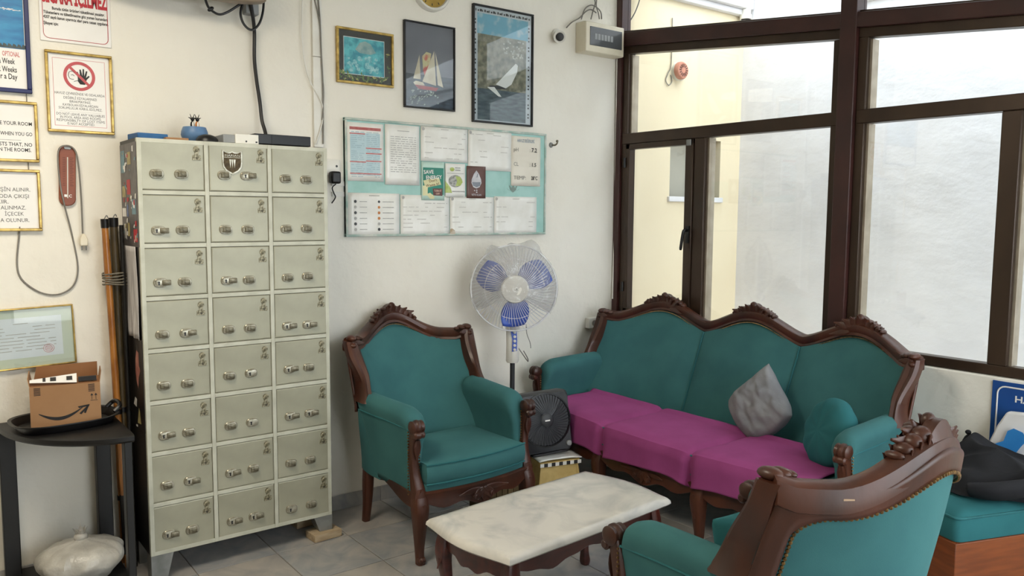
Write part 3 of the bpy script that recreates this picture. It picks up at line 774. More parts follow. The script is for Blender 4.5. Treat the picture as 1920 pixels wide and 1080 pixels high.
for j in range(13):
    th = PI * j / 12; rr = math.sin(th) ** 0.55; zz = math.cos(th)
    rings.append([Vector((0.155 * rr * math.cos(2 * PI * k / 36), 0.062 * zz * (1 + 0.0 * k) * (1.0), 0.155 * rr * math.sin(2 * PI * k / 36))) + Vector((0, 0.006 * math.cos(9 * 2 * PI * k / 36) * rr, 0)) for k in range(36)])
b.loft(rings)
o = b.build('cushion', m_teald, None, sub=1); o.location = (p.x, p.y, 0.59)
o.rotation_euler = (Matrix.Rotation(math.radians(-118), 3, 'Z') @ Matrix.Rotation(math.radians(-16), 3, 'X')).to_euler()
tag(o, 'round teal cushion tucked against the right sofa arm', 'cushion')
b = MB(); pillow(b, 0.17, 0.15, 0.055, 0.1, 0.012, 9, 20)
o = b.build('cushion', m_teald, None, sub=1); weld(o); o.location = (-1.885, -2.49, 0.60)
o.rotation_euler = (math.radians(20), 0, PI)
tag(o, 'dark teal cushion half hidden in the armchair seen from behind', 'cushion')

# ---- coffee table
tc = [Vector((-2.174, -1.256)), Vector((-1.300, -1.175)), Vector((-1.315, -1.645)), Vector((-2.170, -1.706))]
cc = sum(tc, Vector((0, 0))) / 4
ang = math.atan2((tc[1] - tc[0] + tc[2] - tc[3]).y, (tc[1] - tc[0] + tc[2] - tc[3]).x)
tb = thing('coffee_table', 'low coffee table with pale marble top and dark red wooden legs', 'table', (cc.x, cc.y, 0), ang)
HW, HD = 0.432, 0.232
def top_ring(off, z):
    out = []
    n = 14
    def ed(p, q, nr, bulge):
        for i in range(n):
            t = i / n; c = p.lerp(q, t); out.append(c + nr * (bulge * (math.sin(PI * t) ** 1.3)))
    A, B, C_, D_ = Vector((-HW + off, HD - off)), Vector((HW - off, HD - off)), Vector((HW - off, -HD + off)), Vector((-HW + off, -HD + off))
    ed(A, B, Vector((0, 1)), 0.006); ed(B, C_, Vector((1, 0)), 0.035); ed(C_, D_, Vector((0, -1)), 0.006); ed(D_, A, Vector((-1, 0)), 0.035)
    return [Vector((p.x, p.y, z)) for p in out]
b = MB(); b.loft([top_ring(0.03, 0.365), top_ring(0.008, 0.366), top_ring(0.0, 0.374), top_ring(0.002, 0.386), top_ring(0.012, 0.397), top_ring(0.03, 0.4), top_ring(0.06, 0.4)])
b.build('table_top', m_marble, tb)
for sx in (-1, 1):
    for sy in (-1, 1):
        b = MB(); x, y = sx * 0.375, sy * 0.175
        upright(b, [(x, y, 0.364, 0.026, 0.026), (x + sx * 0.008, y + sy * 0.006, 0.30, 0.03, 0.03), (x + sx * 0.01, y + sy * 0.008, 0.25, 0.026, 0.026), (x + sx * 0.0, y, 0.15, 0.018, 0.018), (x - sx * 0.002, y, 0.07, 0.016, 0.016), (x + sx * 0.006, y + sy * 0.004, 0.02, 0.02, 0.02), (x + sx * 0.008, y + sy * 0.004, 0.0, 0.016, 0.016)])
        leaf(b, (x + sx * 0.024, y, 0.3), (0.2 * sx, 0, -1), 0.08, 0.012, (sx, 0, 0), 0.1)
        b.build('leg', m_mahog, tb)
for sy in (-1, 1):
    b = MB(); rings = []
    for i in range(37):
        x = -0.375 + 0.75 * i / 36; q = i / 36
        zb = 0.298 + 0.018 * math.cos(4 * PI * q) + 0.004 * math.cos(12 * PI * q) - 0.012 * math.exp(-((q - 0.5) / 0.1) ** 2)
        rings.append([Vector((x, sy * 0.168, zb)), Vector((x, sy * 0.19, zb)), Vector((x, sy * 0.192, 0.364)), Vector((x, sy * 0.168, 0.364))])
    b.loft(rings); b.build('apron', m_mahog, tb, bevel=0.003)
for sx in (-1, 1):
    b = MB(); rings = []
    for i in range(25):
        y = -0.175 + 0.35 * i / 24; q = i / 24; bx = 0.03 * math.sin(PI * q)
        zb = 0.30 + 0.02 * math.cos(2 * PI * q) * 0.6 + 0.006 * math.cos(8 * PI * q) - 0.012
        rings.append([Vector((sx * (0.365 + bx), y, zb)), Vector((sx * (0.388 + bx), y, zb)), Vector((sx * (0.39 + bx), y, 0.364)), Vector((sx * (0.365 + bx), y, 0.364))])
    b.loft(rings); b.build('apron', m_mahog, tb, bevel=0.003)

# ---- corner bench on the right with cushion
c20 = math.radians(-20); d = Vector((math.cos(c20), math.sin(c20))); nn = Vector((-d.y, d.x))
P1 = Vector((-0.73, -2.482))
bn = thing('corner_bench', 'brown wooden box bench with teal cushion at the right edge', 'bench', (P1.x, P1.y, 0))
poly = [Vector((0, 0)), d * 0.68, Vector((-0.045, -2.75)) - P1, Vector((-0.045, -2.225)) - P1, nn * 0.235]
poly = [Vector((0, 0)), d * 0.70, Vector((-0.05 - P1.x, -2.22 - P1.y)), nn * 0.245]
def off_poly(pl, o):
    c = sum(pl, Vector((0, 0))) / len(pl); return [c + (p - c) * (1 - o / (p - c).length) for p in pl]
def rpoly(pl, r, z):
    out = []
    n = len(pl)
    for i, p in enumerate(pl):
        a_, b_ = (pl[i - 1] - p).normalized(), (pl[(i + 1) % n] - p).normalized()
        for k in range(5):
            t = k / 4; out.append(p + a_ * r * (1 - t) ** 2 + b_ * r * t ** 2)
    return [Vector((p.x, p.y, z)) for p in out]
ip = off_poly(poly, 0.02)
for k in range(4):
    p, q = poly[k], poly[(k + 1) % 4]
    dd = (q - p); L_ = dd.length; dd.normalize(); ni = Vector((-dd.y, dd.x))
    if k == 2: pass
    b = MB(); b.prism([(p.x, p.y, 0.0), (q.x, q.y, 0.0), (q.x + ni.x * 0.02 - dd.x * 0.02, q.y + ni.y * 0.02 - dd.y * 0.02, 0.0), (p.x + ni.x * 0.02 + dd.x * 0.02, p.y + ni.y * 0.02 + dd.y * 0.02, 0.0)], (0, 0, 0.35))
    b.build('side_panel', m_bench, bn, bevel=0.002)
b = MB().prism([(p.x, p.y, 0.32) for p in ip], (0, 0, 0.018)); b.build('seat_board', m_bench, bn)
b = MB(); cpoly = off_poly(poly, 0.01)
b.loft([rpoly(off_poly(cpoly, 0.03), 0.03, 0.339), rpoly(cpoly, 0.03, 0.352), rpoly(off_poly(cpoly, -0.006), 0.03, 0.39), rpoly(cpoly, 0.03, 0.432), rpoly(off_poly(cpoly, 0.012), 0.03, 0.446), rpoly(off_poly(cpoly, 0.06), 0.03, 0.458), rpoly(off_poly(cpoly, 0.14), 0.03, 0.463)])
b.build('seat_cushion', m_teald, bn)
b = MB(); r_ = rpoly(off_poly(cpoly, 0.0), 0.03, 0.438); b.tube(r_ + [r_[0]], 0.005, 6); b.build('cushion_piping', m_pipe, bn)

# ---- black jacket in a heap on the bench
b = MB()
jc = Vector((-0.30, -2.43))
def jacket(u, v):
    a_ = 2 * PI * u; r = v
    c_, s_ = math.cos(a_), math.sin(a_)
    ex = math.copysign(abs(c_) ** 0.65, c_); ey = math.copysign(abs(s_) ** 0.65, s_)
    k = 1 + 0.07 * math.sin(3 * a_ + 0.5) + 0.05 * math.sin(7 * a_)
    x = 0.225 * r * ex * k; y = 0.2 * r * ey * k
    x, y = x * 0.94 - y * 0.34, x * 0.34 + y * 0.94
    ridge = 0.03 * (1 - 2 * abs(math.sin(6 * x - 5 * y + 1.6 * nz(x * 4, y * 4, 5)))) + 0.012 * (1 - 2 * abs(math.sin(15 * x + 9 * y + 2 * nz(x * 6, y * 6, 1)))) + 0.012 * nz(x * 9, y * 9, 4)
    h = 0.10 + 0.16 * x + 0.04 * y + ridge
    z = 0.474 + max(0.012, h) * (1 - sm(0.72, 1.0, r)) ** 0.7
    return Vector((jc.x + x, jc.y + y, z))
b.grid(jacket, 90, 30)
b.tube([(jc.x + q[0], jc.y + q[1], q[2]) for q in crom([(-0.06, -0.16, 0.53), (-0.15, -0.15, 0.525), (-0.235, -0.09, 0.515), (-0.26, -0.01, 0.505)])], [(0.022 + 0.012 * math.sin(PI * k / 18), 0.05) for k in range(19)], 12)
o = b.build('jacket', m_bcloth, None, sub=1)
tag(o, 'black jacket crumpled in a heap on the bench cushion', 'jacket')
b = MB(); b.ell((0, 0, 0.075), (0.036, 0.036, 0.076), None, 18, 10); b.ell((0.0, 0.01, 0.155), (0.012, 0.012, 0.01), None, 10, 6)
o = b.build('pouch', m_bcloth); o.location = (-0.15, -2.27, 0.462)
tag(o, 'small dark pouch with a button showing behind the carved chair back', 'pouch')
# ---- white printed bag leaning on the sign
bg_ = thing('printed_bag', 'white bag with a blue print leaning on the blue wall sign', 'bag', (-0.075, -2.47, 0.458), -PI / 2)
b = MB()
out = [(-0.15, 0.0), (-0.155, 0.1), (-0.12, 0.2), (-0.09, 0.262), (0.0, 0.27), (0.16, 0.262), (0.17, 0.0)]
b.prism([(x, -0.02 - 0.02 * (1 - abs(z - 0.13) / 0.14), z) for x, z in out], (0, 0.035, 0))
b.build('body', mat('white_canvas', (232, 230, 228), 0.8, c2=(218, 216, 214), scale=5, bump=0.3, bscale=10), bg_, bevel=0.008)
b = MB(); b.poly([(-0.152, 0.085), (-0.135, 0.115), (-0.085, 0.145), (-0.072, 0.19), (-0.05, 0.205), (-0.015, 0.195), (0.0, 0.165), (-0.02, 0.135), (-0.045, 0.09), (-0.06, 0.05), (-0.12, 0.04)], -0.0455); b.build('print', mat('sky_blue_ink', (44, 130, 200), 0.6, c2=(36, 120, 190), scale=9), bg_)
b = MB(); b.poly([(0.0, 0.03), (0.08, 0.1), (0.14, 0.09), (0.14, 0.02)], -0.0455); b.build('print', m_red, bg_)

# ================================================================ locker cabinet
LX, LY = -2.523, -0.30
LW, LZ0, LZ1, LDp = 0.399, 0.105, 1.805, 0.285
lk = thing('locker_cabinet', 'tall pale metal cabinet of twenty-four small lockers against the wall', 'locker', (LX, LY, 0))
b = MB(); b.box(-LW, LW, 0.02, LDp, LZ0, LZ1); b.build('body', m_blackm, lk)
CWd, RHt = 2 * LW / 3, (LZ1 - LZ0) / 8
b = MB(); fb = 0.0085
for i in range(4):
    x = -LW + i * CWd; x0, x1 = max(-LW, x - fb), min(LW, x + fb)
    if i in (0, 3): x0, x1 = (x, x + 2 * fb) if i == 0 else (x - 2 * fb, x)
    b.box(x0, x1, 0.0, 0.02, LZ0, LZ1)
for j in range(9):
    z = LZ0 + j * RHt; z0, z1 = max(LZ0, z - fb), min(LZ1, z + fb)
    if j == 0: z0, z1 = z, z + 2 * fb
    if j == 8: z0, z1 = z - 2 * fb, z
    for i in range(3):
        b.box(-LW + i * CWd + fb, -LW + (i + 1) * CWd - fb, 0.0005, 0.02, z0, z1)
b.build('face_frame', m_lockf, lk, bevel=0.001)
DW, DH = CWd / 2 - fb - 0.0022, RHt / 2 - fb - 0.0022
b = MB(); b.loft([[(-DW, 0.018, -DH), (DW, 0.018, -DH), (DW, 0.018, DH), (-DW, 0.018, DH)], [(-DW, 0.003, -DH), (DW, 0.003, -DH), (DW, 0.003, DH), (-DW, 0.003, DH)],
        [(-DW + 0.004, 0.0012, -DH + 0.004), (DW - 0.004, 0.0012, -DH + 0.004), (DW - 0.004, 0.0012, DH - 0.004), (-DW + 0.004, 0.0012, DH - 0.004)]])
me_door = b.mesh('door', m_lock, smooth=False)
def rrect(w_, h_, r, y, x0=0.0, n=5):
    out = []
    for cx, cz, a0 in ((w_ - r, h_ - r, 0), (-w_ + r, h_ - r, 90), (-w_ + r, -h_ + r, 180), (w_ - r, -h_ + r, 270)):
        for k in range(n):
            a_ = math.radians(a0 + 90 * k / (n - 1)); out.append((x0 + cx + r * math.cos(a_), y, cz + r * math.sin(a_)))
    return out
def lock_mesh(kind):
    b = MB(); b.loft([rrect(0.027, 0.0185, 0.0165, 0.0012), rrect(0.027, 0.0185, 0.0165, -0.003), rrect(0.0245, 0.016, 0.015, -0.0055)])
    b.loft([rrect(0.021, 0.0135, 0.012, -0.0056), rrect(0.0225, 0.0145, 0.0125, -0.0085), rrect(0.02, 0.012, 0.011, -0.0095)])
    if kind > 0:
        b.mi = 2; b.disc((-0.008, -0.0098, 0.002), 0.0042, 10); b.poly([(-0.0105, 0.0), (-0.0055, 0.0), (-0.0045, -0.009), (-0.0115, -0.009)], -0.0098)
    if kind < 2:
        dx = 0.0 if kind == 0 else 0.021; b.mi = 1
        b.loft([rrect(0.0165, 0.0108, 0.003, -0.009, dx), rrect(0.0165, 0.0108, 0.003, -0.0145, dx), rrect(0.0145, 0.009, 0.003, -0.016, dx)])
    return b.mesh('lock', [m_nick, m_nick2, m_black])
me_locks = [lock_mesh(k) for k in range(3)]
b = MB()
head = [(0.0125 * math.cos(math.radians(a_)), 0.013 + 0.0145 * math.sin(math.radians(a_))) for a_ in range(-50, 231, 20)]
sil = [(0.0075, -0.004)] + head[0:] + [(-0.0075, -0.004), (-0.009, -0.010), (-0.0165, -0.012), (-0.0165, -0.0305), (0.0165, -0.0305), (0.0165, -0.012), (0.009, -0.010)]
b.loft([[(x, 0.0012, z) for x, z in sil], [(x, -0.0022, z) for x, z in sil]])
b.loft([[(0.0085 * math.cos(2 * PI * k / 14), -0.002, 0.013 + 0.0095 * math.sin(2 * PI * k / 14)) for k in range(14)], [(0.006 * math.cos(2 * PI * k / 14), -0.005, 0.013 + 0.007 * math.sin(2 * PI * k / 14)) for k in range(14)]])
me_plate = b.mesh('number_plate', [mat('worn_brass_plate', (160, 154, 130), 0.45, 0.35, c2=(98, 92, 70), scale=110, lo=0.42, hi=0.58)])
LK = [[(0, 0), (0, 1), (0, 0)], [(1, 0), (0, 0), (0, 0)], [(1, 0), (1, 0), (0, 0)], [(0, 1), (0, 0), (1, 1)], [(0, 0), (0, 2), (1, 0)], [(1, 0), (0, 2), (1, 1)], [(0, 1), (1, 0), (0, 0)], [(1, 0), (1, 1), (2, 0)]]
for r in range(8):
    for c in range(3):
        dr = objm('door', me_door, lk, (-LW + (c + 0.5) * CWd, 0, LZ1 - (r + 0.5) * RHt))
        zz = -0.032 + 0.012 * nz(r * 1.7, c * 2.3, 0.5) - (0.012 if r in (1, 2, 3) else 0)
        for k, px in enumerate((-0.062, 0.032)):
            px += 0.004 * nz(r * 2.1, c * 1.3, k + 4); o = objm('lock', me_locks[LK[r][c][k]], dr, (px, 0, zz + 0.004 * nz(r, c, k * 3.3 + 9)), (0, 0.12 * nz(r * 3.1, c * 2.2, k * 5.5), 0))
        objm('number_plate', me_plate, dr, (0.094, 0, 0.058), (0, 0.1 * nz(r * 2.7, c * 3.9, 1.1), 0))
        MB().text(str(c * 8 + r + 1), 0.094, 0.031, 0.013, -0.0030, bold=0.02).build('number', m_ink, dr, smooth=False, fix=False)
        if r == 0 and c == 1:
            b = MB(); sh = [(-0.041, 0.075), (-0.024, 0.066), (-0.01, 0.066), (0, 0.071), (0.01, 0.066), (0.024, 0.066), (0.041, 0.075), (0.041, 0.022), (0.038, 0.004), (0.026, -0.012), (0.0, -0.026), (-0.026, -0.012), (-0.038, 0.004), (-0.041, 0.022)]
            sh = [(x - 0.028, z) for x, z in sh]
            b.loft([[(x, 0.001, z) for x, z in sh], [(x, -0.004, z) for x, z in sh]]); cxs, czs = -0.028, 0.03
            b.mi = 1; b.poly([(cxs + (x - cxs) * 0.88, czs + (z - czs) * 0.88) for x, z in sh], -0.0046)
            b.mi = 0; b.quad(cxs - 0.034, cxs + 0.034, 0.044, 0.0455, -0.0052)
            for dx in (-0.009, 0.0, 0.009): b.poly([(cxs + dx - 0.004, 0.037), (cxs + dx, 0.0), (cxs + dx + 0.004, 0.037)], -0.0052)
            b.text('MARIAN', cxs, 0.0485, 0.013, -0.0056, width=0.062)
            b.build('emblem', [m_nick, mat('dark_bronze', (84, 70, 44), 0.5, 0.5, c2=(62, 50, 30), scale=80)], dr)['label'] = 'small brown shield emblem'
for sx in (-1, 1):
    for yy in (0.0, 0.21):
        b = MB(); s0 = 0.035 if sx > 0 else 0.0
        x0 = sx * LW; b.loft([[(x0 - sx * 0.062, yy, s0), (x0, yy, s0), (x0, yy + 0.06, s0), (x0 - sx * 0.062, yy + 0.06, s0)], [(x0 - sx * 0.088, yy, LZ0), (x0, yy, LZ0), (x0, yy + 0.075, LZ0), (x0 - sx * 0.088, yy + 0.075, LZ0)]])
        b.build('leg', m_steel, lk)
for yy in (-0.012, 0.195):
    o = MB().box(-0.068, 0.07, -0.02, 0.075, 0.0, 0.034).build('wood_block', mat('raw_pine', (190, 170, 140), 0.8, c2=(160, 138, 108), scale=9, stretch=(1, 8, 8)), None, bevel=0.002)
    o.location = (LX + LW - 0.035, LY + yy, 0.001); o.rotation_euler = (0, 0, 0.06)
    tag(o, 'pale wooden block under the front right leg of the locker cabinet' if yy < 0 else 'pale wooden block under the rear right leg of the locker cabinet', 'block')

# paper things taped to the dark left side of the cabinet (the side faces -x)
def side_thing(name, label, cat, y0, y1, z0, z1, m, th=0.002, skew=0.0):
    t = thing(name, label, cat, (LX - LW, (y0 + y1) / 2, z0), -PI / 2)   # local x -> -y, front -> -x
    hw = (y1 - y0) / 2
    b = MB(); b.prism([(-hw, -0.0005, 0), (hw, -0.0005, 0), (hw + skew, -0.0005, z1 - z0), (-hw + skew, -0.0005, z1 - z0)], (0, -th, 0)); b.build('sheet', m, t)
    return t, hw, z1 - z0
zt = at(240, 262, 'x', LX - LW).z; zb = at(245, 390, 'x', LX - LW).z
t, hw, hh = side_thing('magazine_sheet', 'dark magazine sheet with small pictures taped high on the cabinet side', 'poster', -0.292, -0.02, 1.375, 1.79, mat('dark_print', (92, 88, 88), 0.4, c2=(66, 62, 64), scale=25))
b = MB(); PR = [m_red, m_blue, m_paperw, mat('teal_print', (120, 158, 170), 0.5, c2=(96, 134, 150), scale=30), mat('gold_print', (190, 176, 120), 0.5, c2=(150, 136, 90), scale=30)]
for x, z, w_, h_, k in [(-0.09, 0.30, 0.035, 0.09, 3), (-0.085, 0.2, 0.03, 0.045, 4), (0.0, 0.21, 0.032, 0.06, 0), (-0.09, 0.12, 0.035, 0.035, 2), (0.02, 0.33, 0.03, 0.05, 4), (0.08, 0.13, 0.035, 0.06, 3), (-0.08, 0.03, 0.02, 0.06, 2), (-0.02, 0.04, 0.02, 0.055, 4), (0.09, 0.02, 0.032, 0.05, 0), (-0.03, 0.12, 0.012, 0.05, 1)]:
    b.mi = k; b.poly([(x - w_, z), (x + w_, z), (x + w_ * 0.9, z + h_), (x - w_ * 0.95, z + h_)], -0.0032)
RM = random.Random(11)
for k in range(46):
    x, z, w_, h_ = RM.uniform(-0.12, 0.12), RM.uniform(0.01, 0.39), RM.uniform(0.004, 0.016), RM.uniform(0.004, 0.022); b.mi = RM.choice((2, 2, 3, 4, 0, 3)); q_ = RM.uniform(-0.006, 0.006)
    b.poly([(x - w_, z), (x + w_ * 0.7, z - 0.003), (x + w_ + q_, z + h_), (x - w_ * 0.6 + q_, z + h_ * 0.9)], -0.0034 - 1e-5 * k)
b.build('print', PR, t, smooth=False)
b = MB(); m_sheet = mat('creased_white_sheet', (206, 202, 200), 0.6, c2=(172, 168, 168), scale=9, stretch=(6, 1, 0.7), bump=0.4, bscale=12)
t2 = thing('white_sheet', 'creased white sheet hanging below the magazine sheet on the cabinet side', 'paper', (LX - LW, -0.16, 1.0), -PI / 2)
b.grid(lambda u, v: Vector((-0.115 + 0.2 * u + 0.03 * (1 - v), -0.006 - 0.004 * math.sin(14 * u + 5 * v) * (1 - v), 0.375 * v)), 20, 16); b.build('sheet', m_sheet, t2, solid=0.0015)
t, hw, hh = side_thing('dark_poster', 'dark poster with a small drawn figure on the cabinet side', 'poster', -0.285, -0.05, 0.62, 1.0, m_black)
b = MB(); P2 = [mat('skin_print', (196, 136, 120), 0.5, c2=(166, 100, 90), scale=30), m_paperw, PR[4], m_dgrey]
b.mi = 0; b.poly([(0.005, 0.2), (0.03, 0.17), (0.045, 0.22), (0.075, 0.25), (0.055, 0.27), (0.055, 0.32), (0.02, 0.33), (0.0, 0.29), (-0.005, 0.24)], -0.0032)
b.mi = 3; b.poly([(0.015, 0.33), (0.05, 0.325), (0.04, 0.36)], -0.0034)
b.mi = 1; b.poly([(-0.06, 0.09), (-0.01, 0.085), (0.0, 0.12), (-0.03, 0.125)], -0.0032); b.poly([(-0.03, 0.0), (0.0, 0.002), (0.0, 0.012), (-0.03, 0.008)], -0.0032)
b.mi = 2; b.poly([(0.0, 0.02), (0.06, 0.025), (0.045, 0.075), (0.03, 0.09)], -0.0032)
b.build('print', P2, t, smooth=False)

# ---- things on top of the cabinet
ZT = LZ1 + 0.0005
def topx(px, y): return at(px, 255, 'y', y).x
o = MB().box(-0.06, 0.06, -0.06, 0.06, 0, 0.026).build('book', m_bookb, None, bevel=0.003); o.location = (topx(277, -0.16), -0.16, ZT); o.rotation_euler = (0, 0, 0.1); tag(o, 'small blue book lying at the left end of the cabinet top', 'book')
o = MB().box(-0.045, 0.045, -0.05, 0.05, 0, 0.012).build('card_box', m_card, None, bevel=0.002); o.location = (topx(326, -0.2), -0.2, ZT); tag(o, 'flat tan card box beside the blue book on the cabinet', 'box')
px = topx(365, -0.15)
pot = thing('flower_bowl', 'round blue glazed bowl on top of the cabinet', 'bowl', (px, -0.15, ZT))
b = MB(); b.lathe([(0.0, 0.0), (0.036, 0.0), (0.048, 0.014), (0.055, 0.034), (0.053, 0.05), (0.046, 0.068), (0.042, 0.068), (0.04, 0.06), (0.0, 0.058)], n=28, cap=False); b.build('bowl', m_bluepot, pot)
for dx, m, lab, k in ((-0.008, m_blackm, 'little black and white cow figurine in the blue bowl', 0), (0.012, m_orange, 'little orange dog figurine in the blue bowl', 1)):
    fg = thing('figurine', lab, 'figurine', (px + dx, -0.15, ZT + 0.0585), group='figurines in the bowl')
    b = MB(); b.ell((0, 0, 0.018), (0.009, 0.009, 0.018), None, 10, 8); b.build('body', m, fg)
    b = MB(); b.ell((0, -0.004, 0.042), (0.008, 0.009, 0.0085), None, 10, 8)
    for s_ in (-1, 1): b.tube([(s_ * 0.006, 0, 0.046), (s_ * 0.016, 0, 0.05)], [0.003, 0.001], 6); b.tube([(s_ * 0.004, 0, 0.05), (s_ * 0.009, 0, 0.064)], [0.002, 0.001], 6)
    b.build('head', m_blackm, fg)
    MB().ell((0, -0.0085, 0.02), (0.004, 0.003, 0.012), None, 8, 6).build('chest_patch', m_white, fg)
o = MB().lathe([(0.045, 0.0), (0.044, 0.012), (0.034, 0.025), (0.015, 0.032), (0.0, 0.033)], n=24, cap=False).build('black_dome', m_black); o.location = (topx(388, -0.24), -0.24, ZT); tag(o, 'low black dome between the blue bowl and the grey box on the cabinet', 'speaker')
xg = topx(455, -0.26)
o = MB().box(-0.04, 0.04, -0.1, 0.1, 0, 0.036).build('router_box', m_grey, None, bevel=0.003); o.location = (topx(424, -0.18), -0.18, ZT); o.rotation_euler = (0, 0, -0.05); tag(o, 'grey box beside the white unit on top of the cabinet', 'box')
rt = thing('white_unit', 'small white electronic unit on top of the cabinet', 'box', (xg + 0.01, -0.285, ZT))
MB().box(-0.05, 0.05, 0.0, 0.05, 0, 0.04).build('case', m_white, rt, bevel=0.002)
b = MB(); b.disc((-0.004, -0.001, 0.01), 0.004, 10); b.box(0.036, 0.044, -0.001, 0.0, 0.006, 0.012); b.build('port', m_black, rt)
dv = thing('video_recorder', 'flat black video recorder on the right of the cabinet top', 'recorder', (topx(532, -0.275), -0.275, ZT))
MB().box(-0.13, 0.125, 0.0, 0.23, 0.004, 0.048).build('case', m_black, dv, bevel=0.003)
MB().box(-0.055, 0.123, -0.002, 0.0, 0.008, 0.044).build('front_panel', mat('gloss_black', (20, 21, 21), 0.3, c2=(14, 15, 15), scale=3, spec=0.3), dv)
for x in (-0.11, 0.105):
    for y in (0.02, 0.2): MB().lathe([(0.01, 0), (0.01, 0.004)], (x, y, 0), n=10).build('foot', m_dgrey, dv)

# ================================================================ back wall things
def wall_item(name, label, cat, x0, z1, x1, z0, group=None):
    return thing(name, label, cat, ((x0 + x1) / 2, 0, (z0 + z1) / 2), 0, group), (x1 - x0) / 2, (z1 - z0) / 2
def frame(t, hw, hh, bw_, d_, m, name='frame'):
    b = MB()
    for x0, x1, z0, z1 in ((-hw, hw, hh - bw_, hh), (-hw, hw, -hh, -hh + bw_), (-hw, -hw + bw_, -hh + bw_, hh - bw_), (hw - bw_, hw, -hh + bw_, hh - bw_)):
        b.box(x0, x1, -d_, -0.001, z0, z1)
    b.build(name, m, t, bevel=0.0025)
def sheet(t, hw, hh, y, m, name='print'):
    MB().box(-hw, hw, y - 0.0015, y + 0.0015, -hh, hh).build(name, m, t, smooth=False)
def glaze(t, hw, hh, y):
    MB().box(-hw, hw, y - 0.001, y + 0.001, -hh, hh).build('glass', m_glass, t, smooth=False)

# --- three pictures and the clock
t, hw, hh = wall_item('framed_picture', 'small gold-framed picture of a shell in turquoise water', 'picture', -1.935, 2.421, -1.621, 2.153)
frame(t, hw, hh, 0.012, 0.02, m_gold); sheet(t, hw - 0.01, hh - 0.01, -0.006, mat('dark_mat', (40, 36, 32), 0.3, c2=(28, 25, 23), scale=4), 'mount')
m_aqua = mat('underwater_print', (100, 206, 212), 0.4, c2=(36, 146, 168), scale=26, detail=8, lo=0.4, hi=0.6)
b = MB(); b.quad(-0.115, 0.105, -0.085, 0.09, -0.0085); b.build('print', m_aqua, t, smooth=False)
b = MB(); b.quad(-0.118, -0.1155, -0.088, 0.093, -0.0088); b.quad(0.105, 0.1075, -0.088, 0.093, -0.0088); b.quad(-0.118, 0.1075, 0.09, 0.093, -0.0088); b.quad(-0.118, 0.1075, -0.088, -0.085, -0.0088)
b.mi = 1; b.poly([(-0.055, 0.035), (-0.03, 0.07), (0.0, 0.08), (0.03, 0.07), (0.06, 0.03), (0.03, 0.018), (-0.03, 0.02)], -0.0090)
b.mi = 2
for k in range(34): x, z = random.uniform(-0.1, 0.09), random.uniform(-0.07, 0.0); b.disc((x, -0.0091 - 2e-5 * k, z), random.uniform(0.005, 0.013), 7)
b.build('print_detail', [m_paperw, mat('shell_print', (176, 196, 190), 0.5, c2=(120, 160, 164), scale=30), mat('reef_print', (186, 228, 226), 0.5, c2=(84, 178, 192), scale=60)], t, smooth=False)
b = MB(); m_leafp = [mat('leaf_print', (120, 150, 70), 0.5, c2=(60, 84, 36), scale=60), mat('flower_print', (206, 196, 120), 0.5, c2=(170, 160, 90), scale=40)]
for k in range(70):
    x = random.uniform(-0.14, 0.14); z = -0.118 + random.uniform(0, 0.035) * (1.2 if x < 0 else 0.8)
    if x > 0.115: z = -0.11 + random.uniform(0, 0.15)
    b.mi = k % 4 == 0; a_ = random.uniform(0, PI); r_ = random.uniform(0.004, 0.009)
    b.poly([(x + r_ * math.cos(a_) * 1.6, z + r_ * math.sin(a_) * 1.6), (x - r_ * math.sin(a_) * 0.6, z + r_ * math.cos(a_) * 0.6), (x - r_ * math.cos(a_) * 1.6, z - r_ * math.sin(a_) * 1.6), (x + r_ * math.sin(a_) * 0.6, z - r_ * math.cos(a_) * 0.6)], -0.0086 - 0.00001 * k)
b.build('print_detail', m_leafp, t, smooth=False); glaze(t, hw - 0.011, hh - 0.011, -0.0135)

t, hw, hh = wall_item('framed_picture', 'black-framed picture of a red sailing boat on dark sea', 'picture', -1.559, 2.507, -1.246, 2.064)
frame(t, hw, hh, 0.008, 0.02, m_black)
m_sky = mat('dusk_print', (120, 120, 130), 0.4, c2=(98, 98, 110), scale=4); m_sea = mat('sea_print', (62, 76, 92), 0.4, c2=(42, 52, 66), scale=22, stretch=(1, 1, 4))
sheet(t, hw - 0.006, hh - 0.006, -0.006, m_sky); b = MB(); b.quad(-hw + 0.008, hw - 0.008, -hh + 0.008, -0.045, -0.0079); b.build('print_sea', m_sea, t, smooth=False)
b = MB(); B2 = [mat('sail_print', (226, 214, 190), 0.5, c2=(206, 190, 164), scale=20), mat('hull_print', (190, 70, 70), 0.5, c2=(160, 50, 54), scale=20), mat('glint_print', (196, 206, 196), 0.5, c2=(150, 164, 160), scale=50), mat('spinnaker_print', (200, 90, 84), 0.5, c2=(210, 200, 150), scale=18, lo=0.45, hi=0.55)]
b.poly([(-0.045, -0.08), (0.028, 0.085), (0.04, -0.095)], -0.0086); b.poly([(0.035, 0.082), (0.05, -0.09), (0.085, -0.1)], -0.0086); b.poly([(-0.1, -0.07), (-0.062, 0.055), (-0.055, -0.07)], -0.0086)
b.mi = 3; b.poly([(-0.04, -0.02), (-0.045, 0.05), (-0.02, 0.075), (0.01, 0.07), (0.0, 0.0), (-0.03, -0.05)], -0.0083)
b.mi = 1; b.poly([(-0.09, -0.1), (0.055, -0.105), (0.04, -0.122), (-0.07, -0.12)], -0.009)
b.mi = 0; b.poly([(-0.1, -0.09), (-0.085, -0.08), (-0.04, -0.085), (-0.03, -0.1), (-0.09, -0.102)], -0.0089)
b.mi = 2
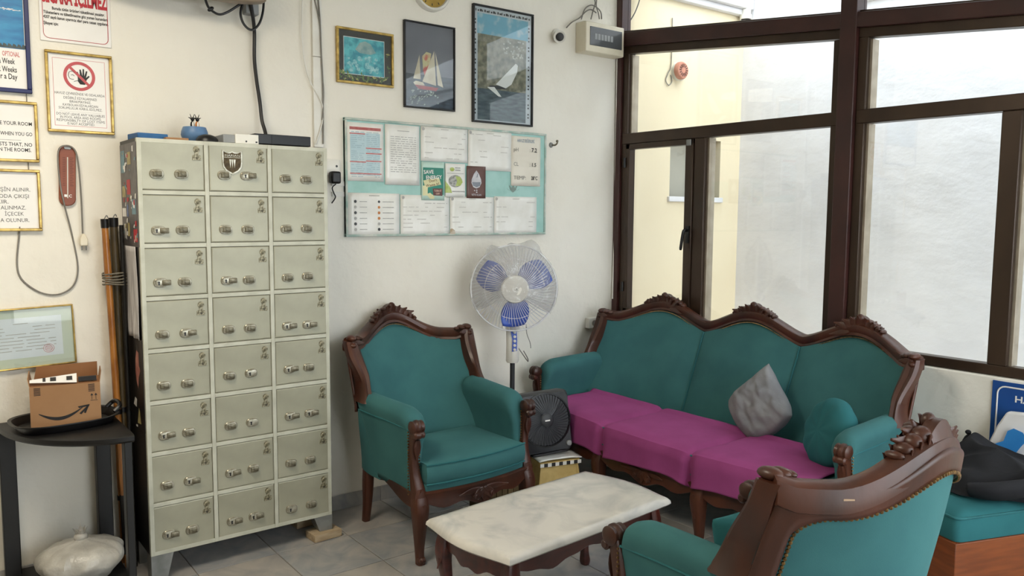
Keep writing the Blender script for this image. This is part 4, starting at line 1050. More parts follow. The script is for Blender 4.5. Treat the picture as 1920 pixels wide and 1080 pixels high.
for k in range(46):
    x = random.uniform(-0.12, 0.05); z = random.uniform(-0.2, -0.12); b.poly([(x, z), (x + 0.006, z + 0.006), (x + 0.011, z + 0.003), (x + 0.004, z - 0.003)], -0.0085 - 1e-5 * k)
b.build('print_detail', B2, t, smooth=False); glaze(t, hw - 0.009, hh - 0.009, -0.0135)

t, hw, hh = wall_item('framed_picture', 'tall black-framed poster of a white yacht below a blue map', 'picture', -1.13, 2.656, -0.708, 2.02)
frame(t, hw, hh, 0.01, 0.022, m_black); sheet(t, hw - 0.008, hh - 0.008, -0.006, mat('poster_border', (214, 218, 222), 0.4, c2=(196, 202, 208), scale=8))
m_map = mat('map_print', (112, 176, 200), 0.4, c2=(190, 210, 214), scale=16, detail=8, lo=0.34, hi=0.5); m_hill = mat('hillside_print', (156, 150, 128), 0.4, c2=(96, 94, 76), scale=34, detail=8); m_sea2 = mat('dark_sea_print', (92, 106, 112), 0.4, c2=(58, 72, 80), scale=18, stretch=(1, 1, 4))
b = MB(); b.quad(-0.178, 0.178, 0.165, 0.275, -0.0079); b.mi = 1; b.quad(-0.175, 0.165, -0.13, 0.165, -0.0081); b.mi = 2; b.quad(-0.175, 0.165, -0.3, -0.13, -0.0081)
b.build('print_scene', [m_map, m_hill, m_sea2], t, smooth=False)
b = MB(); b.poly([(-0.05, -0.1), (0.09, 0.03), (0.105, 0.02), (0.1, -0.02), (0.06, -0.09), (0.02, -0.115)], -0.0088); b.poly([(-0.11, -0.12), (-0.06, -0.115), (-0.01, -0.165), (-0.03, -0.165)], -0.0088)
b.mi = 1; b.poly([(-0.1, -0.112), (0.0, -0.1), (0.03, -0.118), (-0.07, -0.13)], -0.0086)
for k in range(40): x, z = random.uniform(0.0, 0.14), random.uniform(0.05, 0.15); b.mi = 2; b.poly([(x, z), (x + 0.01, z), (x + 0.01, z + 0.008), (x, z + 0.008)], -0.0086 - 1e-5 * k)
b.mi = 3
for k in range(26): x = -0.19 + k * 0.0148; b.quad(x, x + 0.006 + 0.004 * (k % 3), 0.283, 0.296 - 0.004 * (k % 2), -0.0086)
for k in range(30):
    z = -0.29 + k * 0.018
    if k % 3: b.quad(-0.194, -0.186, z, z + 0.01, -0.0086); b.quad(0.178, 0.188, z, z + 0.009, -0.0086)
b.build('print_detail', [m_paperw, m_dgrey, mat('village_print', (214, 210, 198), 0.5, c2=(176, 172, 160), scale=50), m_ink], t, smooth=False); glaze(t, hw - 0.011, hh - 0.011, -0.0145)

ck = thing('wall_clock', 'round gold-faced wall clock cut off at the top of the picture', 'clock', (-1.392, 0, 2.685))
MB().lathe([(0.115, 0.001), (0.115, 0.02), (0.108, 0.03), (0.098, 0.03), (0.094, 0.018), (0.0, 0.018)], (0, 0, 0), RXm, 40, cap=False).build('rim', m_white, ck)
MB().lathe([(0.094, 0.0185), (0.0, 0.0185)], (0, 0, 0), RXm, 40, cap=False).build('face', mat('gold_face', (190, 160, 80), 0.35, 0.5, c2=(160, 130, 60), scale=10), ck)
b = MB(); b.box(-0.003, 0.003, -0.022, -0.02, -0.01, 0.07); b.box(-0.045, 0.01, -0.024, -0.022, -0.003, 0.003); b.build('hands', m_ink, ck)
b = MB()
for k in range(12):
    a_ = 2 * PI * k / 12; b.poly([(0.086 * math.cos(a_ - 0.03), 0.086 * math.sin(a_ - 0.03)), (0.086 * math.cos(a_ + 0.03), 0.086 * math.sin(a_ + 0.03)), (0.074 * math.cos(a_ + 0.03), 0.074 * math.sin(a_ + 0.03)), (0.074 * math.cos(a_ - 0.03), 0.074 * math.sin(a_ - 0.03))], -0.0192)
b.build('hour_marks', m_ink, ck, smooth=False)

# --- notice board and its papers
BX0, BX1, BZ0, BZ1 = -1.9, -0.607, 1.396, 1.986
t, hw, hh = wall_item('notice_board', 'wide pale aqua notice board covered with sheets of paper', 'board', BX0, BZ1, BX1, BZ0)
MB().box(-hw, hw, -0.018, -0.001, -hh, hh).build('panel', m_board, t)
frame(t, hw, hh, 0.012, 0.024, m_boarde, 'edge_frame')
def W2(px, py): q = at(px, py, 'y', -0.019); return q.x, q.z
def pin_sheet(name, label, x0, y0, x1, y1, y=-0.0195, m=None, cat='paper', z_ord=0, group='sheets pinned on the notice board'):
    # x0,y0 / x1,y1: corner positions on the board
    (ax, az), (bx, bz) = W2(x0, y0), W2(x1, y1)
    ax = max(ax, BX0 + 0.004); bx = min(bx, BX1 - 0.004); bz = max(bz, BZ0 + 0.004); az = min(az, BZ1 - 0.004)
    t = thing(name, label, cat, ((ax + bx) / 2, y - 0.0018 * z_ord, (az + bz) / 2), 0, group)
    hw, hh = (bx - ax) / 2, (az - bz) / 2; b = MB()
    sd = x0 * 0.37
    b.grid(lambda u, v: Vector((-hw + 2 * hw * u, -0.0012 - 0.0016 * (0.5 + 0.5 * nz(u * 3 + sd, v * 3, 0)), -hh + 2 * hh * v)), 8, 8)
    b.build('sheet', m or m_paper, t, solid=0.0008)
    return t, hw, hh
def lines(t, hw, hh, rows, m, y=-0.004, th=0.0022):
    """unreadable print: rows of (x0, x1, z) in fractions of the sheet"""
    b = MB()
    for x0, x1, z in rows: b.quad(-hw + 2 * hw * x0, -hw + 2 * hw * x1, hh - 2 * hh * z - th, hh - 2 * hh * z + th, y)
    b.build('print', m, t, smooth=False)
RR = random.Random(3)
def rnd_rows(n, z0, z1, x0=0.08, x1=0.92, dens=0.7):
    out = []
    for i in range(n):
        z = z0 + (z1 - z0) * i / max(1, n - 1); x = x0
        while x < x1 - 0.02:
            L_ = RR.uniform(0.05, 0.2)
            if RR.random() < dens: out.append((x, min(x1, x + L_), z))
            x += L_ + 0.03
    return out
t, hw, hh = pin_sheet('price_sheet', 'sheet with red headings and pale blue blocks on the board', 650, 228, 719, 341)
b = MB(); b.quad(-hw + 0.015, hw - 0.02, -hh + 0.03, hh - 0.05, -0.0042); b.build('tint', mat('pale_blue_tint', (196, 216, 220), 0.6, c2=(180, 206, 214), scale=12), t, smooth=False)
lines(t, hw, hh, rnd_rows(24, 0.16, 0.92, 0.1, 0.46, 0.9) + rnd_rows(24, 0.16, 0.92, 0.52, 0.88, 0.85), mat('blue_grey_ink', (150, 178, 190), 0.6, c2=(164, 188, 196), scale=40), -0.0047, 0.0014)
lines(t, hw, hh, [(0.06, 0.92, 0.085), (0.06, 0.92, 0.1), (0.06, 0.92, 0.115), (0.06, 0.48, 0.19), (0.5, 0.94, 0.43), (0.5, 0.94, 0.52), (0.06, 0.5, 0.67), (0.5, 0.93, 0.65), (0.06, 0.93, 0.87)], m_pink, -0.005, 0.0028)
t, hw, hh = pin_sheet('letter_sheet', 'tall sheet of grey typed lines beside the red-headed sheet', 721, 232, 786, 348)
lines(t, hw, hh, [(0.35, 0.7, 0.1)] + rnd_rows(17, 0.2, 0.78, 0.15, 0.9, 0.92), m_inkg, -0.0046, 0.0016)
for nm, lab, q, rows in [('rule_sheet', 'white sheet above the green energy poster', (788, 236, 876, 306), rnd_rows(6, 0.15, 0.9, 0.08, 0.95, 0.4)),
                         ('rule_sheet', 'white sheet above the brown poster', (877, 243, 958, 322), rnd_rows(6, 0.1, 0.8, 0.05, 0.95, 0.4)),
                         ('activity_sheet', 'white sheet in the bottom left corner with two columns of small icons', (651, 361, 749, 443), []),
                         ('rule_sheet', 'white sheet in the bottom row below the green poster', (750, 365, 842, 443), rnd_rows(7, 0.2, 0.8, 0.05, 0.95, 0.35)),
                         ('rule_sheet', 'white sheet in the bottom row with a brown stain', (843, 368, 925, 442), rnd_rows(6, 0.15, 0.8, 0.05, 0.95, 0.35)),
                         ('rule_sheet', 'white sheet at the bottom right of the board', (926, 368, 1005, 440), rnd_rows(6, 0.15, 0.8, 0.05, 0.95, 0.35))]:
    t, hw, hh = pin_sheet(nm, lab, *q)
    if rows:
        lines(t, hw, hh, [(0.42, 0.58, 0.06)] + rows, mat('faint_ink', (196, 193, 186), 0.6, c2=(210, 207, 200), scale=40), -0.0046, 0.0022)
        b = MB(); b.disc((-hw + 0.015, -0.0046, hh - 0.014), 0.009, 10); b.build('print_logo', m_inkg, t, smooth=False)
        if 'stain' in lab:
            b = MB(); b.poly([(-hw + 0.001, -hh + 0.002), (-hw + 0.035, -hh + 0.004), (-hw + 0.03, -hh + 0.025), (-hw + 0.012, -hh + 0.035), (-hw + 0.001, -hh + 0.03)], -0.0047); b.build('stain', mat('brown_stain', (176, 152, 120), 0.7, c2=(206, 196, 180), scale=40), t, smooth=False)
    else:
        lines(t, hw, hh, [(0.22, 0.36, 0.2 + 0.13 * k) for k in range(6)] + [(0.66, 0.88, 0.2 + 0.13 * k) for k in range(6)] + [(0.4, 0.6, 0.06)], m_inkg, -0.0046, 0.0018)
        b = MB(); ICON = [m_dgrey, m_orange, m_inkg]
        for k in range(6):
            z = hh - 2 * hh * (0.2 + 0.13 * k); b.mi = (0, 2)[k % 2]; b.disc((-hw + 2 * hw * 0.14, -0.0048, z), 0.008, 9); b.mi = (0, 1, 1, 1, 2, 0)[k]; b.disc((-hw + 2 * hw * 0.59, -0.0048, z), 0.008, 4 + k)
        b.build('print_icons', ICON, t, smooth=False)
t, hw, hh = pin_sheet('pool_value_sheet', 'cream sheet of pool water values at the right of the board', 958, 254, 1012, 350, m=mat('cream_paper', (232, 226, 212), 0.6, c2=(224, 217, 202), scale=6))
b = MB(); xl = -hw + 0.018
b.text('pH', xl, 0.055, 0.03, -0.0048, 'l'); b.text(':', 0.028, 0.055, 0.03, -0.0048); b.text('CL', xl, -0.028, 0.03, -0.0048, 'l'); b.text(':', 0.028, -0.028, 0.03, -0.0048); b.text('TEMP:', xl, -0.105, 0.03, -0.0048, 'l', width=0.09)
b.build('lettering', mat('mid_grey_ink', (120, 118, 112), 0.6, c2=(140, 137, 130), scale=40), t, smooth=False, fix=False)
b = MB(); b.text('HAVUZ DEĞERLERİ', -0.002, 0.108, 0.026, -0.0048, width=0.125, bold=0.01); b.build('lettering', mat('slate_blue_ink', (120, 138, 160), 0.6, c2=(140, 156, 172), scale=40), t, smooth=False, fix=False)
b = MB(); b.text('7.2', 0.06, 0.055, 0.034, -0.005, bold=0.02); b.text('1.5', 0.06, -0.028, 0.03, -0.005, bold=0.02); b.text('28°C', 0.062, -0.105, 0.03, -0.005, width=0.046, bold=0.02); b.build('lettering', m_ink, t, smooth=False, fix=False)
# energy poster
m_green = mat('green_print', (44, 136, 116), 0.4, c2=(38, 124, 106), scale=9)
t, hw, hh = pin_sheet('energy_poster', 'green poster reading save energy on the board', 789, 303, 832, 376, z_ord=2, m=mat('pale_green_border', (196, 222, 210), 0.4, c2=(184, 214, 200), scale=9), cat='poster')
b = MB(); b.quad(-hw + 0.008, hw - 0.006, -hh + 0.008, hh - 0.008, -0.0042); b.build('print', m_green, t, smooth=False)
b = MB(); b.text('SAVE', -0.028, hh - 0.05, 0.036, -0.0052, width=0.062, bold=0.02, rot=0.06); b.text('ENERGY', 0.006, hh - 0.086, 0.036, -0.0052, width=0.10, bold=0.02, rot=0.08); b.build('lettering', m_paperw, t, smooth=False, fix=False)
b = MB(); b.poly([(-0.05, -0.047), (0.05, -0.022), (0.036, 0.028), (-0.062, 0.003)], -0.0048); b.poly([(-0.066, -0.1), (-0.036, -0.1), (-0.034, -0.03), (-0.066, -0.032)], -0.0047); b.poly([(-0.045, -0.09), (-0.02, -0.08), (0.008, -0.105), (0.004, -0.122), (-0.02, -0.122)], -0.0048); b.build('print', mat('yellow_print', (226, 222, 176), 0.5, c2=(212, 206, 156), scale=9), t, smooth=False)
b = MB(); b.text("Don't", 0.0, -0.004, 0.026, -0.0056, width=0.05, rot=0.22, bold=0.01); b.text('Waste It!', -0.004, -0.033, 0.026, -0.0056, width=0.085, rot=0.22, bold=0.01); b.build('lettering', mat('brown_ink', (120, 84, 54), 0.6, c2=(104, 70, 44), scale=9), t, smooth=False, fix=False)
b = MB(); b.poly([(-0.004, -0.05), (0.058, -0.048), (0.058, -0.1), (0.0, -0.098)], -0.0047); b.build('print', mat('maroon_print', (104, 66, 60), 0.5, c2=(92, 56, 52), scale=9), t, smooth=False)
b = MB(); b.text('TURN IT', 0.028, -0.072, 0.02, -0.0054, width=0.046, bold=0.02); b.text('OFF', 0.028, -0.092, 0.018, -0.0054, width=0.024, bold=0.02); b.build('lettering', mat('peach_ink', (226, 190, 170), 0.5, c2=(214, 176, 156), scale=9), t, smooth=False, fix=False)
t, hw, hh = pin_sheet('nature_flyer', 'white flyer with a grey and green globe between two posters', 834, 306, 871, 370, z_ord=1, cat='poster')
b = MB(); b.disc((0.0, -0.0046, -0.005), 0.042, 20); b.mi = 1; b.poly([(0.0, 0.03), (0.03, 0.025), (0.044, -0.01), (0.03, -0.035), (0.0, -0.04), (0.01, -0.005)], -0.0049); b.poly([(-hw + 0.003, -hh + 0.004), (-0.02, -hh + 0.004), (-0.03, -0.05), (-hw + 0.003, -0.005)], -0.0044); b.disc((-0.02, -0.0046, 0.075), 0.014, 14)
b.mi = 2; b.quad(-0.002, 0.03, 0.082, 0.09, -0.0046); b.quad(-0.002, 0.03, 0.066, 0.074, -0.0046); b.quad(-0.05, 0.05, 0.046, 0.05, -0.0046); b.quad(-0.02, 0.05, -0.08, -0.072, -0.0046); b.mi = 0; b.disc((hw - 0.012, -0.0047, -hh + 0.014), 0.006, 8)
b.build('print', [mat('globe_grey', (120, 120, 116), 0.5, c2=(190, 190, 184), scale=70), mat('lime_print', (160, 176, 84), 0.5, c2=(190, 204, 130), scale=30), m_inkg], t, smooth=False)
t, hw, hh = pin_sheet('water_poster', 'brown poster with a white water drop on the board', 874, 311, 909, 372, z_ord=2, m=mat('brown_print', (104, 72, 64), 0.4, c2=(94, 64, 57), scale=9), cat='poster')
b = MB(); b.poly([(0.0, 0.085), (0.016, 0.06), (0.03, 0.02), (0.032, -0.005), (0.02, -0.035), (0.0, -0.045), (-0.02, -0.035), (-0.032, -0.005), (-0.03, 0.02), (-0.016, 0.06)], -0.0044)
b.mi = 1; b.poly([(-0.028, 0.0), (0.026, 0.002), (0.024, -0.025), (0.0, -0.036), (-0.022, -0.026)], -0.0047); b.poly([(0.0, 0.035), (0.006, 0.035), (0.01, 0.06), (0.006, 0.062)], -0.0047); b.mi = 0
for z in (-0.058, -0.072): b.disc((0.002, -0.0046, z), 0.005, 8)
b.disc((-0.012, -0.0046, -0.06), 0.004, 8); b.text('VETO KLAN', 0.0, -0.098, 0.02, -0.0048, width=0.062, bold=0.01)
b.build('print', [mat('drop_white', (216, 214, 216), 0.5, c2=(186, 184, 190), scale=20), mat('drop_grey', (134, 140, 150), 0.5, c2=(116, 122, 134), scale=20)], t, smooth=False, fix=False)
for nm in ('energy_poster', 'nature_flyer', 'water_poster'):
    for t in [o for o in bpy.data.objects if o.name == nm]:
        bb_ = [c for c in t.children if c.name.startswith('sheet')][0].data.vertices
        kx = max(v.co.x for v in bb_) / (0.072 if nm == 'energy_poster' else 0.06); kz = max(v.co.z for v in bb_) / (0.132 if nm == 'energy_poster' else 0.115)
        for c in t.children:
            if not c.name.startswith('sheet'): c.scale = (kx, 1, kz)
# grey sprig sticker
(ax, az) = W2(962, 357); t = thing('sprig_sticker', 'small grey leafy sprig sticker on the aqua strip of the board', 'sticker', (ax, -0.0185, az), 0)
b = MB()
for k in range(15):
    a_ = PI * (0.04 + 0.92 * k / 14); r_ = 0.02 + 0.02 * (k % 3 == 1); c_, s_ = math.cos(a_), math.sin(a_) * 0.75
    b.poly([(0, -0.012), (c_ * r_ - s_ * 0.008, s_ * r_ - 0.005), (c_ * (r_ + 0.012), s_ * (r_ + 0.012)), (c_ * r_ + s_ * 0.008, s_ * r_ - 0.005)], -0.0008 - 5e-5 * k)
b.build('sprig', mat('grey_green_print', (140, 158, 150), 0.6, c2=(120, 138, 130), scale=30), t, smooth=False)
p = at(1033, 272, 'y', 0)
hk = thing('wall_hook', 'small dark metal hook in the wall right of the board', 'hook', (p.x, 0, p.z))
MB().lathe([(0.016, 0), (0.014, 0.006), (0.008, 0.01)], (0, 0, 0), RXm, 14).build('rose', m_steel, hk)
b = MB(); b.tube(crom([(0, -0.005, 0), (0.003, -0.035, -0.002), (0.006, -0.05, 0.008), (0.006, -0.05, 0.018)]), 0.005, 8); b.ell((0.006, -0.05, 0.02), (0.008, 0.008, 0.008)); b.build('hook', m_nick2, hk)

# --- signs on the left
def lettering(t, rows, m, y, align='c', bold=0.0, nm='lettering'):
    b = MB()
    for r_ in rows: b.text(r_[0], r_[1], r_[2], r_[3], y, r_[5] if len(r_) > 5 else align, width=r_[4], bold=bold)
    b.build(nm, m, t, smooth=False, fix=False)
t, hw, hh = wall_item('no_smoking_sign', 'white no smoking sign with red heading at the top left', 'sign', -3.195, 2.46, -2.938, 2.188)
MB().box(-hw, hw, -0.006, -0.001, -hh, hh).build('plate', m_paperw, t, bevel=0.002)
b = MB(); r_ = rrect(hw - 0.012, hh - 0.012, 0.02, -0.0068); b.tube([Vector(p) for p in r_] + [Vector(r_[0])], 0.0012, 4); b.build('border', m_red, t)
lettering(t, [('SİGARA İÇİLMEZ'.replace('SİG', 'SİG'), 0, 0.016, 0.078, 0.235)], m_red, -0.0072, bold=0.045)
lettering(t, [('Burada tütün ürünleri tüketilmesi yasaktır.', 0.012, -0.012, 0.016, 0.19), ('Tüketenlere ve tüketilmesine göz yuman kurumlara', 0.002, -0.030, 0.016, 0.232), ('4207 sayılı kanun uyarınca idari para cezası uygulanır.', 0.002, -0.048, 0.016, 0.234), ('Şikayet için:', -0.115, -0.072, 0.016, 0.052, 'l')], m_ink, -0.0072, bold=0.025)
t, hw, hh = wall_item('valuables_notice', 'gold-framed notice with a red no-entry hand symbol', 'sign', -3.184, 2.153, -2.941, 1.832)
frame(t, hw, hh, 0.011, 0.02, m_gold); sheet(t, hw - 0.009, hh - 0.009, -0.006, m_paperw, 'sheet')
b = MB()
for x0, x1, z0, z1 in ((-0.095, 0.095, 0.132, 0.1335), (-0.095, 0.095, -0.1335, -0.132), (-0.095, -0.0935, -0.132, 0.132), (0.0935, 0.095, -0.132, 0.132)): b.quad(x0, x1, z0, z1, -0.0078)
b.build('border', m_pink, t, smooth=False)
b = MB(); cz = 0.068
ro, ri = 0.058, 0.046
b.loft([[(ro * math.cos(2 * PI * k / 40), -0.0084, cz + ro * math.sin(2 * PI * k / 40)) for k in range(40)], [(ri * math.cos(2 * PI * k / 40), -0.0084, cz + ri * math.sin(2 * PI * k / 40)) for k in range(40)]], cap=False)
c_, s_ = math.cos(-PI / 4), math.sin(-PI / 4); b.poly([(u * c_ - v_ * s_, cz + u * s_ + v_ * c_) for u, v_ in ((-0.05, -0.005), (0.05, -0.005), (0.05, 0.005), (-0.05, 0.005))], -0.0088); b.build('symbol', mat('sign_red', (196, 84, 88), 0.5, c2=(184, 74, 80), scale=9), t, smooth=False)
b = MB(); hp = [(-0.008, -0.02), (0.0, -0.032), (0.018, -0.032), (0.024, -0.012), (0.036, 0.002), (0.032, 0.006), (0.022, -0.004), (0.028, 0.022), (0.023, 0.024), (0.016, 0.002), (0.016, 0.03), (0.011, 0.031), (0.009, 0.002), (0.004, 0.028), (-0.001, 0.027), (0.0, 0.0), (-0.008, 0.018), (-0.012, 0.016), (-0.008, -0.006)]
b.poly([(x + 0.002, cz + z) for x, z in hp], -0.0082)
for q in ([(-0.04, 0.0), (-0.036, 0.014), (-0.024, 0.018), (-0.016, 0.012)], [(-0.04, 0.0), (-0.034, -0.012), (-0.02, -0.014)], [(-0.03, 0.002), (-0.024, 0.004), (-0.018, 0.0)], [(-0.02, -0.022), (-0.006, -0.018), (0.004, -0.024)]): b.tube(crom([(x, -0.008, cz + z) for x, z in q], 4), 0.0012, 4)
b.build('hand_print', m_ink, t, smooth=False)
lettering(t, [('HAVUZ ÇEVRESİNDE VE ODALARDA', 0, -0.008, 0.014, 0.182), ('DEĞERLİ EŞYALARINIZI', 0, -0.0255, 0.014, 0.12), ('BIRAKMAYINIZ.', 0, -0.0395, 0.014, 0.078), ('KAYBOLAN EŞYALARDAN', 0, -0.0535, 0.014, 0.128), ('SORUMLULUK KABUL EDİLMEZ.', 0, -0.0665, 0.014, 0.158), ('DO NOT LEAVE ANY VALUABLES', 0, -0.0905, 0.014, 0.176), ('IN POOL AREA AND ROOMS.', 0, -0.103, 0.014, 0.15), ('RESPONSIBILTY OF LOST ITEMS', 0, -0.1155, 0.014, 0.176), ('IS NOT ACCEPTED.', 0, -0.128, 0.014, 0.1)], m_ink, -0.0078)
b = MB(); b.quad(-0.075, 0.075, -0.0755, -0.0748, -0.0078); b.build('rule', m_inkg, t, smooth=False)
# blue seaside poster at the far left
t, hw, hh = wall_item('resort_poster', 'blue-framed sea poster with price lines at the upper left edge', 'poster', -3.78, 2.46, -3.232, 1.974)
frame(t, hw, hh, 0.016, 0.02, mat('navy_frame', (24, 34, 92), 0.35, c2=(20, 28, 80), scale=9)); sheet(t, hw - 0.014, hh - 0.014, -0.006, m_paperw)
b = MB(); b.quad(-hw + 0.016, hw - 0.018, -0.075, hh - 0.016, -0.0079); b.build('sea_print', mat('lagoon_print', (40, 140, 190), 0.4, c2=(20, 110, 168), scale=9, stretch=(1, 1, 4)), t, smooth=False)
b = MB()
for k in range(260): x = RR.uniform(-0.2, 0.245); z = 0.078 - 0.03 * x + RR.uniform(-0.005, 0.005) * RR.random(); b.poly([(x, z), (x + 0.008, z + 0.0005), (x + 0.006, z + 0.0018), (x + 0.001, z + 0.0016)], -0.0084 - 2e-6 * k)
b.build('foam_print', m_paperw, t, smooth=False)
b = MB()
for k in range(14): x = hw - 0.03 - 0.016 * k; b.poly([(x, -0.073), (x + 0.02, -0.073), (x + 0.015, -0.06), (x + 0.006, -0.056)], -0.0083 - 1e-5 * k)
b.build('rock_print', mat('rock_print', (70, 84, 84), 0.5, c2=(50, 64, 66), scale=40), t, smooth=False)
lettering(t, [('OPTIONAL', hw - 0.036, -0.105, 0.026, 0.058, 'r')], m_pink, -0.0079, bold=0.02)
lettering(t, [('a Week', hw - 0.053, -0.134, 0.03, 0.054, 'r'), ('2 Weeks', hw - 0.048, -0.165, 0.03, 0.062, 'r'), ('r a Day', hw - 0.047, -0.192, 0.03, 0.056, 'r')], m_ink, -0.0079, bold=0.015)
# two gold framed notices hung on a cord
t, hw, hh = wall_item('room_notice', 'gold-framed notice about the rooms, upper one of two at the left edge', 'sign', -3.62, 1.942, -3.218, 1.707)
frame(t, hw, hh, 0.011, 0.02, m_gold); sheet(t, hw - 0.009, hh - 0.009, -0.006, m_paperw, 'sheet'); xr = hw - 0.02
lettering(t, [('TE YOUR ROOM', xr, 0.025, 0.02, 0.118, 'r'), ('WHEN YOU GO', xr, -0.015, 0.02, 0.108, 'r'), ('ESTS THAT, NO', xr - 0.002, -0.056, 0.02, 0.118, 'r'), ('N THE ROOMS.', xr - 0.006, -0.077, 0.02, 0.108, 'r')], m_ink, -0.0078, bold=0.012)
b = MB(); b.quad(xr - 0.11, xr - 0.04, -0.034, -0.032, -0.0078); b.build('rule', m_inkg, t, smooth=False)
MB().tube([(hw - 0.033, -0.004, hh), (hw - 0.033, -0.004, hh + 0.031)], 0.0018, 5).build('hanging_cord', m_cord, t)
t, hw, hh = wall_item('payment_notice', 'gold-framed notice with Turkish text, lower one of two at the left edge', 'sign', -3.62, 1.678, -3.219, 1.436)
frame(t, hw, hh, 0.011, 0.02, m_gold); sheet(t, hw - 0.009, hh - 0.009, -0.006, m_paperw, 'sheet'); xr = hw - 0.035
lettering(t, [('PEŞİN ALINIR.', xr, 0.035, 0.021, 0.12, 'r'), ('ODA ÇIKIŞI', xr - 0.006, 0.009, 0.021, 0.1, 'r'), ('KIR.', xr - 0.075, -0.013, 0.021, 0.04, 'r'), ('ALINMAZ.', xr - 0.018, -0.036, 0.021, 0.085, 'r'), ('İÇECEK', xr - 0.026, -0.06, 0.021, 0.064, 'r'), ('A OLUNUR.', xr - 0.008, -0.085, 0.021, 0.098, 'r')], mat('soft_ink', (84, 82, 78), 0.6, c2=(70, 68, 64), scale=9), -0.0078)
MB().tube([(hw - 0.037, -0.004, hh), (hw - 0.037, -0.004, hh + 0.028)], 0.0018, 5).build('hanging_cord', m_cord, t)
t = thing('certificate', 'tilted gold-framed certificate with a red round stamp', 'certificate', (-3.335, 0, 1.008), rot=(0, math.radians(-1.6), 0))
hw, hh = 0.215, 0.122
frame(t, hw, hh, 0.006, 0.02, m_gold); sheet(t, hw - 0.004, hh - 0.004, -0.006, mat('pale_mount', (206, 212, 190), 0.4, c2=(196, 206, 196), scale=4), 'mount')
b = MB(); b.quad(-hw + 0.05, hw - 0.045, -hh + 0.042, hh - 0.04, -0.0079); b.build('document', mat('certificate_paper', (226, 230, 234), 0.4, c2=(216, 222, 228), scale=8), t, smooth=False)
lines(t, hw, hh, [(0.5, 0.62, 0.26)] + rnd_rows(8, 0.32, 0.7, 0.3, 0.84, 0.85), m_inkg, -0.0083, 0.0013)
b = MB()
for ro in (0.019, 0.013): b.tube([(0.118 + ro * math.cos(2 * PI * k / 24), -0.0083, -0.05 + ro * 0.9 * math.sin(2 * PI * k / 24)) for k in range(25)], 0.001, 4)
for k in range(4): b.quad(0.108, 0.128, -0.056 + 0.004 * k, -0.0545 + 0.004 * k, -0.0083)
b.build('stamp', mat('stamp_red', (200, 120, 124), 0.6, c2=(210, 150, 150), scale=60), t, smooth=False); glaze(t, hw - 0.005, hh - 0.005, -0.012)
# thermometer board with hanging cord
tm = thing('wall_thermometer', 'narrow red-brown thermometer board hung on the left wall', 'thermometer', (-3.122, 0, 1.658), rot=(0, math.radians(2.0), 0))
MB().loft([rrect(0.03, 0.121, 0.028, -0.001), rrect(0.03, 0.121, 0.028, -0.013), rrect(0.027, 0.118, 0.026, -0.016)]).build('board', m_termo, tm)
MB().tube([(0, -0.018, -0.09), (0, -0.018, 0.075)], 0.0022, 6).build('glass_tube', m_white, tm)
b = MB()
for k in range(17): z = -0.04 + k * 0.007; b.quad(0.008, 0.018 if k % 2 else 0.022, z, z + 0.0016, -0.0166); b.quad(-0.018, -0.008, z, z + 0.0016, -0.0166)
b.build('scale_marks', mat('dark_scale', (84, 38, 26), 0.6, c2=(76, 32, 22), scale=9), tm, smooth=False)
b = MB(); b.quad(-0.012, 0.0, -0.085, -0.075, -0.0166); b.text('C', 0.01, -0.086, 0.016, -0.0166, bold=0.02); b.build('print', m_paperw, tm, smooth=False)
MB().loft([rrect(0.012, 0.005, 0.004, -0.013), rrect(0.012, 0.005, 0.004, -0.02)]).build('hanger', m_steel, tm, loc=(0, 0, 0.112))
def wp(px, py, y=-0.006): q = at(px, py, 'y', y); return (q.x, q.y, q.z)
tag(MB().tube(crom([wp(155, 438, -0.02), wp(152, 370, -0.02), wp(147, 310, -0.024), wp(140, 281, -0.026), wp(123, 273, -0.026), wp(109, 285, -0.026), wp(112, 340, -0.026), wp(121, 385, -0.024), wp(135, 440), wp(146, 500), wp(138, 535), wp(110, 552), wp(75, 548), wp(42, 525), wp(32, 495), wp(36, 440), wp(37, 425)], 6), 0.0032, 6).build('hanging_cable', m_cord),
    'thin grey cable looped over the thermometer board and along the wall', 'cable')
pl = thing('power_plug', 'white two-pin plug hanging on the wall beside the rods', 'plug', wp(157, 452, -0.02))
b = MB(); b.loft([[(x * k_, y_ * k_, z) for x, y_ in ((0.015, 0.011), (-0.015, 0.011), (-0.015, -0.011), (0.015, -0.011))] for z, k_ in ((-0.02, 1.0), (0.008, 1.0), (0.03, 0.4))]); b.build('body', m_cream, pl, bevel=0.004)
for x in (-0.008, 0.008): MB().tube([(x, 0, -0.02), (x, 0, -0.038)], 0.0022, 6).build('pin', m_steel, pl)

# --- television edge, cables and trunking at the top
tv = thing('television', 'television whose bottom edge shows at the top of the picture', 'television', (-2.585, -0.16, at(430, 4, 'y', -0.19).z + 0.006))
b = MB(); pr = []
for k in range(25):
    x = -0.42 + 0.66 * k / 24; pr.append((x, 0.02 * ((x + 0.09) / 0.33) ** 4))
b.loft([[(x, -0.03, z + 0.002), (x, 0.03, z + 0.002), (x, 0.035, z + 0.44), (x, -0.035, z + 0.44)] for x, z in pr]); b.build('case', mat('taupe_plastic', (128, 112, 96), 0.35, c2=(150, 134, 116), scale=5), tv, bevel=0.006)
MB().box(-0.39, 0.21, -0.039, -0.033, 0.07, 0.42).build('screen', mat('screen_black', (14, 14, 16), 0.1, c2=(12, 12, 14), scale=3), tv)
b = MB(); b.box(-0.1, 0.06, 0.03, 0.155, 0.1, 0.3); b.build('wall_bracket', m_steel, tv)
p = at(471, 13, 'y', -0.03)
